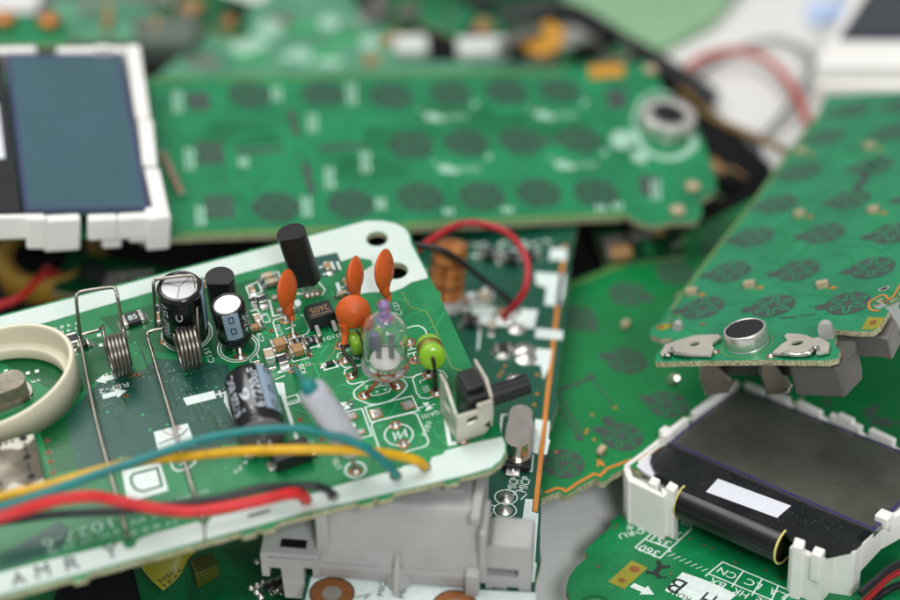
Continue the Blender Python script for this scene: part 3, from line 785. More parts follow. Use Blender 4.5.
# --- small chips
D90 = math.pi / 2
for a in [(280, 348.5, .3, .2, .16, 0, M_TAN), (298, 353.5, .29, .2, .14, 0, M_TAN), (270, 362, .26, .17, .2, D90 - .1, M_BEIGE), (258, 323, .2, .13, .13, D90, M_BEIGE), (268, 279, .24, .13, .1, 0, M_BEIGE),
          (272, 285, .24, .13, .1, 0, M_BEIGE), (328, 270, .2, .12, .1, D90, M_TAN), (256, 330, .2, .12, .1, 0, M_TAN), (252.5, 292.5, .17, .1, .09, D90, M_TAN), (347, 286, .2, .12, .1, D90, M_TAN),
          (258, 367.5, .16, .11, .08, D90, M_BEIGE), (342, 296, .17, .1, .08, 0, M_BEIGE), (160, 322, .26, .14, .12, D90, M_TAN), (208, 288, .22, .12, .1, D90, M_TAN), (290, 312, .2, .13, .1, 0, M_BEIGE)]:
    smd(B, *a)
for a in [(297.5, 343.5, .22, .16, .06, .0, M_CHIP, 'chip_resistor', '2'), (311, 342.5, .23, .17, .06, 0, M_CHIP, 'chip_resistor', '2'), (282.5, 363, .24, .17, .1, D90, M_CHIP, 'chip_resistor', None), (330, 365, .2, .08, .05, 0, M_CHIP, 'chip_resistor', None),
          (262.5, 303, .2, .16, .1, D90, M_CHIP, 'chip_resistor', None), (253, 303, .17, .11, .07, D90, M_CHIP, 'chip_resistor', None), (250, 368.5, .16, .1, .06, 0, M_CHIP, 'chip_resistor', None), (74, 344, .26, .18, .14, D90, M_CHIP, 'chip_diode', None), (84, 347, .2, .15, .1, 0, M_CHIP, 'chip_resistor', None),
          (133.5, 322, .38, .27, .1, .05, M_CHIP, 'chip_resistor', '85'), (162, 313, .26, .16, .1, D90, M_CHIP, 'chip_resistor', None), (268, 449, .2, .14, .1, .05, M_BEIGE, 'chip_capacitor', None)]:
    smd(B, *a)
Md = at(B.p(292, 461), .04)
Dd = MB().box((0, 0, .13), (.5, .27, .22), Md).build('chip_diode', M_BLACK, A, bevel=.02)
for s_ in (-1, 1): MB().box((s_ * .28, 0, .03), (.1, .14, .04), Md).build('terminal', M_SOLDER, Dd, bevel=.01)
# black regulator chip with two front legs
Mc = at(B.p(321, 322), 0)
R_ = MB().hexa([Mc @ Vector(p) for p in ((-.2, -.16, .04), (.2, -.16, .04), (.2, .16, .04), (-.2, .16, .04))], [Mc @ Vector(p) for p in ((-.18, -.13, .24), (.18, -.13, .24), (.18, .15, .24), (-.18, .15, .24))]).build('regulator_chip', M_CHIP, A, bevel=.01)
t = MB(); V, Fc, _ = text_geo('2605'); t.add([Mc @ Vector((.13 - x * .26, .07 - y * .11, .2415)) for x, y in V], Fc); t.box((0, -.075, .2405), (.3, .012, .002), Mc); t.build('marking', M_LASER, R_)
for x in (-.115, .125):
    for s_ in (-1, 1):
        MB().hexa([Mc @ Vector(p) for p in ((x - .032, s_ * .15, .09), (x + .032, s_ * .15, .09), (x + .032, s_ * .29, .005), (x - .032, s_ * .29, .005))], [Mc @ Vector(p) for p in ((x - .032, s_ * .15, .13), (x + .032, s_ * .15, .13), (x + .032, s_ * .3, .05), (x - .032, s_ * .3, .05))]).build('leg', M_SOLDER, R_, bevel=.01)
# oval crystal can inside the ring
Mk = at(B.p(-1, 401), .1)
K = MB().plate(round_rect(0, 0, .82, .36, .17), .05, .3, M=Mk).build('crystal_can', M_TIN, A, bevel=.05, seg=3); tag(K, 'low oval metal crystal can inside the cream ring')
MB().plate(round_rect(0, 0, .92, .44, .21), 0, .05, M=Mk).build('base_flange', M_STEEL, K, bevel=.012)
# perforated tin shield at the left edge
c0, c1, c2, c3 = B.p(34, 434.5, .3), B.p(43.5, 478, .3), B.p(-30, 497, .3), B.p(-40, 452, .3)
o = MB().hexa([Vector((p.x, p.y, 0)) for p in (c0, c3, c2, c1)], [c0, c3, c2, c1]).build('tin_shield', M_TIN, A, bevel=.03); tag(o, 'dull perforated tin shield can')
h = MB()
for (x, y, r) in ((140, 232, .05), (165, 342, .05), (190, 460, .05), (150, 267, .022), (150, 288, .022), (158, 306, .02), (174, 382, .02), (176, 402, .02), (182, 424, .02), (75, 250, .022), (37, 260, .022), (5, 270, .022), (0, 505, .03), (-60, 250, .03), (-80, 400, .05)):
    h.flat(ell(B.p(x / 6, 400 + y / 6, .3), r, r, 16), .307)
h.build('perforation', M_HOLE, o)
h = MB()
for q in ([(0, 262), (0, 300), (75, 292), (110, 300), (150, 280), (203, 232), (200, 205), (130, 222), (60, 240)], [(0, 560), (80, 495), (160, 515), (260, 470), (268, 490), (200, 520), (60, 560)]): h.flat(B.P(zm(0, 400, 6, *q), .3), .3018)
h.build('solder_film', M_FILM, o)

# --- slide switch on the right edge
S0 = B.p(474, 434); Ms = at(S0, 0)
SW = MB().box((.07, .24, .34), (.26, .46, .6), Ms).box((.08, .3, .56), (.24, .36, .34), Ms).build('slide_switch', M_BLACK, A, bevel=.015); tag(SW, 'metal framed switch with a short black shaft')
hole = [(-.12, .30), (.02, .34), (.02, .44), (-.12, .42)]
fr = MB()
mxz = Ms @ Matrix(((1, 0, 0, 0), (0, 0, -1, -.05), (0, 1, 0, 0), (0, 0, 0, 1)))
fr.plate([(-.27, .02), (.12, .03), (.18, .12), (.1, .2), (.2, .26), (.24, .3), (.24, .62), (.02, .62), (.02, .52), (-.27, .52)], 0, .03, [hole], M=mxz)
myz = Ms @ Matrix(((0, 0, 1, -.27), (1, 0, 0, 0), (0, 1, 0, 0), (0, 0, 0, 1)))
fr.plate([(-.04, .02), (.5, .02), (.5, .78), (.3, .78), (-.04, .52)], 0, .025, [[(.14, .36), (.34, .36), (.34, .56), (.14, .56)]], M=myz)
mz = Ms @ Matrix(((0, 0, 1, .215), (1, 0, 0, 0), (0, 1, 0, 0), (0, 0, 0, 1)))
fr.plate([(-.05, .1), (.5, .1), (.5, .84), (.12, .84), (-.05, .66)], 0, .03, M=mz)
fr.build('switch_frame', M_CLIP, SW, bevel=.008)
MB().tube([Ms @ Vector((.22, .22, .36)), Ms @ Vector((.86, .24, .36))], .14, 24).build('switch_shaft', M_BLACK, SW, bevel=.015)

# ================================================================== things lying on the main board
# cream ring
Rg = Frame('plastic_ring', 2, 379, 3.95 + .02, (-.02, -.07, .997), 79, 358, 'oval cream plastic ring lying on the left end of the light green board', 'ring')
Rg.o = B.o + (B.loc(Vector((0, 0, 0))) if False else Vector((0, 0, 0))) if False else Rg.o
hgt = .46
c_top = B.p(-1, 400, 0); cW = B.o + B.x * c_top.x + B.y * c_top.y
Rg.root.matrix_world = Matrix(((B.x.x, B.y.x, B.n.x, cW.x), (B.x.y, B.y.y, B.n.y, cW.y), (B.x.z, B.y.z, B.n.z, cW.z), (0, 0, 0, 1)))
prof = [(.88, .012), (1.0, .012), (1.0, hgt - .03), (.985, hgt - .008), (.972, hgt), (.95, hgt), (.94, hgt - .01), (.932, hgt - .04), (.928, .22), (.92, .19), (.84, .18), (.825, .16), (.825, .05), (.84, .012)]
mb = MB().lathe(prof + prof[:1], None, 72, cap=False, sx=1.11, sy=.85)
for p in mb.v: p.z *= 1 + .34 * p.x + .08 * p.y
mb.build('ring_wall', M_CREAM, Rg.root)


def wire(name, pts, r, mat, label, n=8, fr=None, group='loose insulated wires', cat='wire', core=None):
    pts = [(u + (rnd.uniform(-.7, .7) if 0 < i < len(pts) - 1 else 0), v + (rnd.uniform(-.5, .5) if 0 < i < len(pts) - 1 else 0), h_) for i, (u, v, h_) in enumerate(pts)]
    fr = fr or B; P = catmull([fr.o + fr.x * q.x + fr.y * q.y + fr.n * q.z for q in fr.P(pts)], n)
    mb = MB(); mb.tube(P, r, 14)
    if core: mb.tube([P[-1] + (P[-2] - P[-1]) * .1, P[-1] + (P[-1] - P[-2]).normalized() * core], r * .45, 8, m=1)
    o = mb.build(name, [mat, M_STEEL], None); tag(o, label, cat, group)
    if len(pts) > 7:
        q = fr.p(pts[-1][0], pts[-1][1], 0); sj = MB().lathe([(.09, .004), (.075, .03), (.05, .06), (.001, .07)], Matrix(((fr.x.x, fr.y.x, fr.n.x, 0), (fr.x.y, fr.y.y, fr.n.y, 0), (fr.x.z, fr.y.z, fr.n.z, 0), (0, 0, 0, 1))).copy() if False else None, 16, cap=False)
        me = sj.build('solder_end', M_SOLDER, mesh_only=True); inst(me, 'solder_end', fr.root, Matrix.Translation(q))
    return o


def arc(pts, hs): return [(u, v, h_) for (u, v), h_ in zip(pts, hs)]


wire('wire', arc([(-60, 512), (0, 497), (50, 485), (100, 470), (140, 461), (190, 456), (230, 451.5), (280, 449.5), (330, 449.5), (370, 451.5), (400, 456.5), (417, 461), (425, 467)], [.6, .6, .6, .6, .6, .62, .68, .8, .72, .55, .35, .2, .02]), .062, M_YELLOW, 'yellow insulated wire soldered to the right end of the light green board')
wire('wire', arc([(-60, 524), (0, 508), (50, 491), (100, 473), (150, 456), (200, 440.5), (250, 431), (300, 429.5), (340, 437), (370, 451), (390, 467), (396, 476)], [.55, .6, .65, .7, .74, .8, .88, .92, .82, .6, .28, .02]), .056, M_TEAL, 'teal insulated wire arching over the lying capacitor')
wire('wire', arc([(-60, 534), (0, 517), (50, 502), (90, 497), (120, 501), (160, 509), (200, 511), (250, 503), (290, 494), (303, 496), (306, 500)], [1.0, 1.0, .9, .8, .65, .55, .5, .48, .4, .2, .02]), .073, M_RED, 'thick red wire along the white front edge of the light green board')
wire('wire', arc([(-60, 530), (0, 522), (60, 514), (120, 511), (170, 505.5), (220, 498.5), (260, 488.5), (300, 485.5), (320, 487.5), (331, 492), (333, 496)], [.4, .4, .4, .38, .36, .36, .36, .36, .3, .12, .02]), .05, M_WIREB, 'black wire running behind the thick red wire')
# sleeved lead standing on the test pad
SL = bpy.data.objects.new('sleeved_lead', None); col.objects.link(SL); SL.location = B.o + B.x * B.p(355.5, 471).x + B.y * B.p(355.5, 471).y
tag(SL, 'white sleeved lead with a teal tail, leaning over the middle of the light green board', 'sleeved lead')
toW = lambda pts: [B.o + B.x * q.x + B.y * q.y + B.n * q.z - SL.location for q in B.P(pts)]
P = catmull(toW([(352, 449, .36), (340, 431, .72), (326, 410, 1.1), (311, 389, 1.42)]), 5)
mb = MB(); mb.tube(P, [.15, .165] + [.185] * (len(P) - 5) + [.19, .185, .165], 22); mb.build('sleeve', M_SLEEVE, SL)
MB().tube(catmull(toW([(316, 396, 1.3), (308, 386, 1.48), (303, 380, 1.42), (298, 373, .9), (294.5, 368, .4), (293, 369, 0)]), 6), [.12] * 4 + [.11] * 4 + [.08, .06, .05, .045, .04, .035] + [.03] * 17, 12).build('teal_tail', M_TEAL, SL)
MB().tube(catmull(toW([(350, 447, .4), (353, 460, .2), (355.5, 471, 0)]), 5), .028, 8).build('bare_lead', M_STEEL, SL)
# ================================================================== keypad board on the right, propped over the screen module
RK = Frame('keypad_board', 747, 355, 3.75, (-.283, .248, .926), 690, 361, 'green keypad board with round black key pads, tilted up beside the grey clip housing', 'keypad board', 'keypad boards in the heap')
RK.x = -RK.x; RK.y = RK.n.cross(RK.x)
RK.root.matrix_world = Matrix(((RK.x.x, RK.y.x, RK.n.x, RK.o.x), (RK.x.y, RK.y.y, RK.n.y, RK.o.y), (RK.x.z, RK.y.z, RK.n.z, RK.o.z), (0, 0, 0, 1)))
# (that frame is re-used for everything fixed to the board)
ro = [(655, 362), (700, 361), (770, 360), (828, 361), (838, 358), (840, 350), (834, 344), (836, 337), (829, 335), (820, 337), (819, 330), (835, 329.5), (859, 331.5), (873, 331), (880, 326), (889, 311), (885, 308), (878, 309), (873, 306), (874, 301), (882, 298), (890, 301), (896, 298), (904, 285), (960, 200), (1000, 95), (900, 92), (826, 95), (819, 112), (788, 151), (753, 200), (704, 262), (667, 311), (660, 322), (651, 328), (650, 335), (660, 339), (672, 338), (676, 345), (660, 349), (656, 354)]
substrate(RK, ro, .085, M_KEYR, M_EDGE, rough=.006)
mb = MB()
mb.line(RK.P([(671, 310), (707, 261), (756, 199), (790, 152), (821, 113)]), .05, .004)
mb.line(catmull(RK.P([(889, 300), (884, 295), (877, 297.5), (869, 303), (871, 310), (880, 311)]), 4), .035, .004, m=1); mb.line(RK.P([(889, 300), (893, 297), (901, 284), (957, 199)]), .035, .0045, m=1)
mb.flat(RK.P([(868, 317), (885, 318), (880, 327), (872, 330), (861, 329.5)]), .004, 2); mb.flat(RK.P([(871, 321), (877, 320.5), (876, 324.5), (870, 325)]), .005, 3)
mb.flat(ell(RK.p(664, 327), .12, .09), .004, 2); mb.flat(ell(RK.p(660, 327), .06, .05), .006, 3); mb.line(catmull(RK.P([(668, 322), (671, 316), (679, 316), (679, 322), (671, 324)]), 4), .025, .004, m=0)
mb.flat(ell(RK.p(702.5, 324.5), .04, .04), .005, 3); mb.flat(ell(RK.p(672.5, 325), .05, .04), .005, 3)
mb.line([RK.p(747, 345) + Vector((.36 * math.cos(i * math.pi / 20), .34 * math.sin(i * math.pi / 20), 0)) for i in range(40)], .016, .004, True, 0)
for i in range(70):
    u, v = rnd.uniform(690, 900), rnd.uniform(120, 330); p = RK.p(u, v); q = [p]; d = rnd.choice((0, 90, 180, 45, 135))
    for k in range(4):
        p = p + Vector((math.cos(math.radians(d)), math.sin(math.radians(d)), 0)) * rnd.uniform(.1, .5); q.append(p); d += rnd.choice((45, -45))
    ok = True
    for (ua, va), (ub, vb) in ((( 667, 311), (826, 95)),):
        A_, B_ = RK.p(ua, va), RK.p(ub, vb)
        ok = all((B_ - A_).cross(a - A_).z < -.35 * (B_ - A_).length and a.y > .55 for a in q)
    if ok: mb.line(q, .03, .0012, m=4)
mb.build('traces', [M_TRACEB, M_ORANGE, M_GOLDP, M_COPPER, pm('trace_keypad_far', '0f7a4a', .36)], RK.root)
for (u, v) in ((703, 308), (773, 306), (848, 303.5), (729.5, 272), (798, 270.5), (872.5, 268), (753.5, 237), (823.5, 233.5), (892, 233.5), (778, 204), (850, 199.5), (920, 197), (801, 172), (873, 166), (826, 137), (893, 132), (955, 160), (850, 110), (905, 105)):
    key_pad(RK, u, v, .325, .2, 3.2, mask=M_KEYR)
mb = MB(); mb.line(RK.P([(856, 190), (880, 156)]), .14, .004); mb.line(RK.P([(845, 150), (872, 146)]), .08, .004); mb.line(RK.P([(780, 318), (796, 317)]), .035, .004); mb.line(RK.P([(800, 316), (816, 314)]), .03, .004)
mb.build('carbon_links', M_CARBON, RK.root)
LEDM = MB().box((0, 0, .045), (.16, .09, .09)).box((0, 0, .03), (.22, .07, .04), m=1).build('led', [M_BEIGE, M_SOLDER], mesh_only=True)
for (u, v) in ((750, 287), (823, 287), (800, 216), (874, 212), (802, 153), (692, 294), (870, 148)):
    inst(LEDM, 'chip_led', RK.root, at(RK.p(u, v), .1)); mb = MB().flat(ell(RK.p(u + 10, v + 1), .05, .04), .005).build('test_point', M_ORANGE, RK.root)
mb = MB(); c = RK.p(884, 289); mb.flat(ell(c, .09, .055, ang=.5), .005); mb.flat(ell(c, .055, .03, ang=.5), .0058, 1); mb.build('slot_pad', [M_NICKEL, M_HOLE], RK.root)
# pin headers hinting at the right rim
# microphone capsule


def capsule(fr, u, v, r, h, name='microphone', rim=.04, parent=None, dz=.0, felt=None, fr_=.9):
    M = Matrix.Translation(fr.p(u, v, dz))
    o = MB().lathe([(r, .0), (r * .97, .012), (r, .03), (r, h - .025), (r * .985, h - .008), (r * .95, h), (r * fr_, h), (r * (fr_ - .03), h - .012)], M, 40, cap=False).build(name, M_NICKEL, parent or fr.root)
    MB().lathe([(r * fr_, h - .02), (r * (fr_ - .02), h - .004), (r * .5, h + .006), (.0001, h + .006)], M, 36, cap=False).build('felt_disc', felt or M_FELT, o)
    return o


mc = capsule(RK, 748, 343, .30, .24)
# battery contacts clipped on the front edge


def clip(px, hole, blade, label):
    z = .07; q = RK.P(px, z)
    o = MB().plate(q, .035, z, [ell(RK.p(*hole[0], z), hole[1], hole[2], 20, .1)]).build('battery_contact', M_CLIP, RK.root, bevel=.018, seg=3); tag(o, label)
    a = [RK.p(u, v, hh) for u, v, hh in blade]
    n = (a[1] - a[0]).cross(a[2] - a[0]).normalized() * .035
    MB().hexa([p - n for p in a], [p + n for p in a]).build('contact_blade', M_BLADE, o, bevel=.015)
    ed = [p + Vector((0, 0, .01)) for p in q[9 if len(px) > 16 else 9:]]
    mb = MB(); P = []
    for a_, b_ in zip(q[-6:-1], q[-5:]):
        for k in range(4): P.append(a_ + (b_ - a_) * (k / 4) + Vector((rnd.uniform(-.008, .008), rnd.uniform(-.012, .012), -.012 + rnd.uniform(-.01, .01))))
    mb.tube(P, [rnd.uniform(.022, .036) for _ in P], 8).build('solder_fillet', M_SOLDER, o)
    MB().tube([p for p in a[2:]] + [a[0]], .03, 8).build('blade_edge', M_SOLDER, o)
    return o


k1 = clip(zm(640, 300, 6, (122, 318), (150, 268), (240, 236), (330, 211), (468, 205), (490, 222), (440, 250), (432, 275), (446, 288), (422, 330), (300, 327), (205, 320), (192, 290), (176, 310), (172, 328), (126, 328)), ((694.5, 344), .075, .06),
          [(702, 361, -.02), (711, 360, -.02), (732, 381, -.75), (727, 391, -.95), (707, 394, -1.0), (700.5, 376, -.5)], 'thin metal battery contact at the far left corner of the board')
k2 = clip(zm(760, 290, 5.46, (66, 342), (110, 300), (150, 275), (132, 250), (148, 236), (200, 238), (250, 245), (285, 262), (320, 257), (380, 288), (374, 333), (322, 345), (316, 312), (292, 312), (272, 345), (180, 350), (100, 345)), ((797, 343), .085, .065),
          [(762, 363, -.05), (773, 361, -.02), (791, 384, -.85), (789, 392, -.95), (768, 393, -1.0), (761, 373, -.4)], 'metal battery contact beside the grey post')
for (u, v) in ((715, 352), (771, 356)): solder(RK, u, v, .05, .04)
mb = MB()
for i in range(16): mb.box(RK.p(720 + i * 4, 360.5, -.05) + Vector((0, -.004, rnd.uniform(-.03, .03))), (.05, .012, .03))
mb.build('red_residue', M_REDD, RK.root)
# grey housing under the board
H = tag(bpy.data.objects.new('plastic_housing', None), 'grey plastic clip housing under the front edge of the tilted keypad board', 'housing'); col.objects.link(H); H.matrix_world = RK.root.matrix_world.copy()


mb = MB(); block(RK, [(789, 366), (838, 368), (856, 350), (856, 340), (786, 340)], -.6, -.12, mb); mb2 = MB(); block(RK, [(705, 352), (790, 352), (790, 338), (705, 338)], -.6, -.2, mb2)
mb2.build('housing_recess', pm('grey_plastic_recess_shade', '3d3b39', .5), H, bevel=.03)  # shading of the interior is put into this darker grey
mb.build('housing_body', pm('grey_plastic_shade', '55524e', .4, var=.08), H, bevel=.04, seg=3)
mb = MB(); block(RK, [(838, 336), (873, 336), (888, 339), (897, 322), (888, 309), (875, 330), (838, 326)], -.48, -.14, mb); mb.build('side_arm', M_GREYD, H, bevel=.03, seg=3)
mb = MB(); M = Matrix.Translation(RK.p(829, 344, -.1)); mb.plate(round_rect(0, .05, .19, .6, .09), 0, .12, M=M @ Matrix.Rotation(D90, 4, 'X') @ Matrix.Translation((0, 0, -.06))); mb.build('clip_post', M_GREYP, H, bevel=.03, seg=3)
mb = MB(); M = Matrix.Translation(RK.p(681, 333, -.1)); mb.plate(round_rect(0, .05, .13, .34, .06), 0, .12, M=M @ Matrix.Rotation(D90, 4, 'X')); mb.build('clip_post', M_GREYP, H, bevel=.03, seg=3)
# second battery pad pins under the left corner
MB().tube([RK.p(677, 378, -.6), RK.p(672, 380, -.75)], .05, 12).build('solder_pin', M_NICKEL, RK.root)

# ================================================================== the keypad board between, lying lower
MK = Frame('keypad_board', 600, 440, 1.8, (.035, .06, .997), 640, 428, 'green keypad board with a jagged copper lined front edge, under the tilted one', 'keypad board', 'keypad boards in the heap')
mo = [(505, 318), (572, 281), (600, 270), (640, 254), (690, 231), (790, 180), (840, 330), (800, 400), (700, 440), (672, 459), (657, 470), (637, 470), (630, 466), (612, 475), (606, 481), (600, 482), (596, 478), (578, 487), (566, 496), (560, 492), (552, 494), (545, 497), (520, 507), (480, 520)]
substrate(MK, mo, .12, M_MIDG, M_EDGE, rough=.012)
mb = MB(); mb.line(MK.P([(545, 493), (556, 488.5), (562, 489), (566, 491.5), (578, 483), (594, 474), (600, 476), (607, 469), (625, 462), (640, 458), (660, 448)]), .05, .004)
mb.line(MK.P([(505, 321), (572, 285), (640, 258), (690, 235)]), .06, .004, m=1); mb.build('traces', [M_ORANGE, M_TRACEB], MK.root)
for (u, v, a, tl) in ((563, 464, .5, 2.9), (622, 437, .5, 2.3), (627, 361, .5, 2.4), (577, 318, .5, 5), (628, 294, .5, 5.5), (675, 273, .5, 5.5), (668, 405, .5, 2.3), (706, 340, .5, 2.3), (555, 408, .5, 1), (720, 250, .5, 5)):
    if (u, v) != (555, 408): key_pad(MK, u, v, .31, a, tl, mask=M_MIDG)
mb = MB(); mb.line(MK.P([(546, 396), (592, 378)]), .06, .004); mb.line(MK.P([(553, 400), (581, 440)]), .03, .004); mb.line(MK.P([(558, 394), (582, 434)]), .03, .004); mb.flat(ell(MK.p(579, 438), .07, .07), .005); mb.flat(ell(MK.p(591, 377), .07, .07), .005); mb.flat(ell(MK.p(608, 421), .09, .09), .005)
mb.line(MK.P([(592, 378), (615, 408)]), .025, .004); mb.build('carbon_links', M_CARBON, MK.root)
for (u, v) in ((601, 453), (625, 327), (672, 382), (680, 300)):
    inst(LEDM, 'chip_led', MK.root, at(MK.p(u, v), .6))
mb = MB(); mb.flat(MK.P([(597, 459), (603, 462), (605, 467), (600, 465), (597, 468)]), .005)
for (u, v) in ((592, 415), (587, 430), (615, 408), (586, 433), (556, 452), (594, 440)): mb.flat(ell(MK.p(u, v), .025, .025, 12), .005)
mb.build('test_points', M_ORANGE, MK.root)

# ================================================================== the deep green board behind the right screen
DK = Frame('circuit_board', 850, 400, .9, (0, .02, 1), 890, 398, 'dark green circuit board with black slots in the shade behind the right screen', 'circuit board', 'circuit boards in the heap')
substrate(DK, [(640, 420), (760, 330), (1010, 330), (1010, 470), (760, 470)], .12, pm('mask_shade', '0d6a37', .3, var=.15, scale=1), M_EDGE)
mb = MB()
for q in ([(862, 412), (876, 404), (880, 410), (866, 419)], [(872, 417), (893, 420), (893, 428), (868, 424)], [(820, 398), (832, 402), (828, 408)], [(895, 424), (905, 418), (905, 428)]): mb.flat(DK.P(q), .005)
mb.build('carbon_links', M_CARBON, DK.root)

# ================================================================== the screen module on the right
LB = Frame('circuit_board', 640, 575, 1.36, (-.05, .156, .986), 720, 612, 'bright green circuit board printed with a number table, under the right screen module', 'circuit board', 'circuit boards in the heap')
lo = [(640, 500), (627, 511), (612, 520), (610.5, 523), (613, 525), (588, 547), (585.5, 552), (589, 556), (576, 567), (569, 577), (566, 588), (570, 600), (585, 640), (700, 700), (900, 720), (985, 600), (830, 470), (720, 420)]
substrate(LB, lo, .14, M_MASK, M_EDGEG, holes_px=[((595, 606), .14)], rough=.005)
s = MB(); L2 = .022; zb = lambda *p: LB.P(zm(560, 500, 6, *p))
s.line(zb((450, 287), (600, 350), (792, 172)), L2); s.line(zb((450, 287), (555, 198)), L2); s.line(zb((515, 240), (660, 292)), L2); s.line(zb((585, 195), (712, 240)), L2); s.line(zb((655, 292), (662, 315)), L2)
s.text('360', LB.p(560 + 605 / 6, 500 + 312 / 6), LB.p(560 + 495 / 6, 500 + 268 / 6), .15); s.text('351', LB.p(560 + 672 / 6, 500 + 255 / 6), LB.p(560 + 570 / 6, 500 + 213 / 6), .14); s.text('316', LB.p(560 + 735 / 6, 500 + 200 / 6), LB.p(560 + 660 / 6, 500 + 170 / 6), .13); s.text('319', LB.p(695, 524), LB.p(683, 520), .1)
s.text('G', LB.p(560 + 515 / 6, 500 + 190 / 6), LB.p(560 + 475 / 6, 500 + 170 / 6), .11); s.text('6', LB.p(560 + 445 / 6, 500 + 165 / 6), LB.p(560 + 412 / 6, 500 + 150 / 6), .1)
s.text('RU', LB.p(560 + 430 / 6, 500 + 185 / 6), LB.p(560 + 345 / 6, 500 + 210 / 6), .11)
for k in range(7): s.line(zb((650 + k * 33, 340 + k * 15), (690 + k * 33, 325 + k * 15)), .012)
a, b = LB.p(560 + 565 / 6, 500 + 570 / 6), LB.p(560 + 432 / 6, 500 + 512 / 6); d = b - a; Lg = d.length; d /= Lg; n = Vector((-d.y, d.x, 0))
s.flat([a, a + d * .17 + n * .11, a + d * .17 + n * .05, b + n * .05, b - n * .05, a + d * .17 - n * .05, a + d * .17 - n * .11])
s.flat(zb((628, 545), (735, 435), (860, 478), (960, 520), (1060, 570), (920, 690)))
zc = lambda *p: LB.P(zm(600, 400, 3, *p))
s.line(zc((315, 530), (368, 487), (575, 575), (540, 612)), L2); s.line(zc((395, 562), (430, 514)), L2); s.line(zc((455, 588), (487, 538)), L2); s.line(zc((325, 522), (560, 620)), L2); s.line(zc((515, 600), (535, 558)), L2)
s.text('CN', LB.p(738, 575), LB.p(721, 567.5), .13); s.text('LC', LB.p(763, 585), LB.p(748, 578.5), .13); s.text('L.A', LB.p(787, 594.5), LB.p(772, 588), .13); s.text('BX', LB.p(727, 584.5), LB.p(712, 577.5), .13); s.text('HK', LB.p(750, 594), LB.p(735, 587.5), .13); s.text('NE', LB.p(772, 603), LB.p(758, 597), .13)
s.build('silkscreen', M_SILKT, LB.root)
s = MB(); s.flat(zb((430, 365), (528, 408), (385, 537), (287, 493)), .005); s.flat(ell(LB.p(560 + 447 / 6, 500 + 417 / 6), .075, .065), .0062, 1); s.flat(zb((345, 485), (365, 468), (398, 480), (378, 502)), .0062, 1); s.flat(zb((375, 100), (405, 80), (408, 92), (380, 110)), .005, 1)
s.line([LB.p(595, 606) + Vector((.2 * math.cos(i * math.pi / 20), .2 * math.sin(i * math.pi / 20), 0)) for i in range(40)], .04, .004, True, 2)
s.build('bare_pads', [M_GOLDP, M_COPPER, M_MASKM], LB.root)
s = MB(); s.line(zb((585, 365), (600, 395), (575, 440), (600, 470)), .07, .007); s.line(zb((660, 400), (610, 405), (560, 440), (515, 435)), .06, .0072); s.line(zb((590, 470), (640, 465)), .02, .0074); s.text('B', LB.p(560 + 770 / 6, 500 + 500 / 6), LB.p(560 + 700 / 6, 500 + 465 / 6), .3, .0082); s.text('H', LB.p(718, 597), LB.p(707, 592.5), .3, .0083)
s.text('ROM', LB.p(560 + 790 / 6, 500 + 592 / 6), LB.p(560 + 680 / 6, 500 + 540 / 6), .1, .0084, m=1); s.build('marker_scribble', [M_INK, M_MASKM], LB.root)
mb = MB()
for (u, v) in ((690, 540), (704, 546), (735, 563), (766, 571), (780, 578), (671, 574), (617, 526), (614, 529), (712, 549), (598, 567), (740, 552)): mb.flat(ell(LB.p(u, v), .022, .022, 10), .007)
mb.build('vias', M_COPPER, LB.root)

LR = Frame('screen_module', 667, 443, 1.87, (-.05, .156, .986), 867, 528, 'screen module with grey glass and a white label, lying on the printed green board', 'screen module', 'screen modules in the heap')
q = [LR.p(667, 443), LR.p(874, 531.5), None, LR.p(737, 386)]; q[2] = q[1] + (q[3] - q[0])


def lcd(fr, q, glass, edge, name='screen_glass', zt=0):
    x0, y0 = min(p.x for p in q), min(p.y for p in q)
    o = MB().plate(q, -.11 + zt, zt).build(name, glass, fr.root, bevel=.012)
    e = MB(); c = sum(q, Vector()) / 4; inner = [c + (p - c) * .965 for p in q]
    for i in range(4):
        a, b = q[i], q[(i + 1) % 4]; n = Vector((-(b - a).y, (b - a).x, 0)).normalized()
        e.line([a + n * .035, b + n * .035], .055, zt + .002)
    e.build('polariser_edge', edge, o); return o


GL = lcd(LR, q, M_LCDG, M_PURPE)
W_ = (q[1] - q[0]).length; D_ = (q[3] - q[0]).length
# local: x along the front boundary, glass spans x 0..W_, y 0..D_
mb = MB(); ys = -.72
mb.plate(LR.P([(667, 444), (658, 449), (651.5, 455), (650, 462), (654, 470), (668, 481), (682, 490), (786, 534), (800, 546), (822, 557), (855, 550), (874, 532)], -.03), -.08, -.03); mb.build('black_border', M_LCDBLK, LR.root, bevel=.02)
mb = MB(); mb.plate(LR.P([(706, 492), (718, 479), (791, 506), (777, 518)], -.028), -.029, -.024); mb.build('paper_label', M_LABEL, LR.root)
fx0 = LR.p(680, 505, -.3).x; fx1 = LR.p(783, 548, -.3).x
prof = []
for i in range(15):
    a = math.radians(90 + 200 * i / 14); prof.append((ys + .05 + .26 * math.cos(a), -.29 + .26 * math.sin(a)))
V = []; mb = MB()
for x in (fx0, fx1): V += [Vector((x, y, z)) for y, z in prof]
n = len(prof); mb.add(V, [(i, i + 1, n + i + 1, n + i) for i in range(n - 1)], 0, True)
V = [];
for x in (fx0, fx1): V += [Vector((x, ys + .05 + (y - ys - .05) * .9, -.29 + (z + .29) * .9)) for y, z in prof]
mb.add(V, [(i, n + i, n + i + 1, i + 1) for i in range(n - 1)], 0, True); FL = mb.build('folded_flex', M_FLEX, LR.root)
for x in (fx0, fx1):
    MB().tube([Vector((x, y, z)) for y, z in prof], .018, 8).build('flex_edge', M_FLEXE, FL)
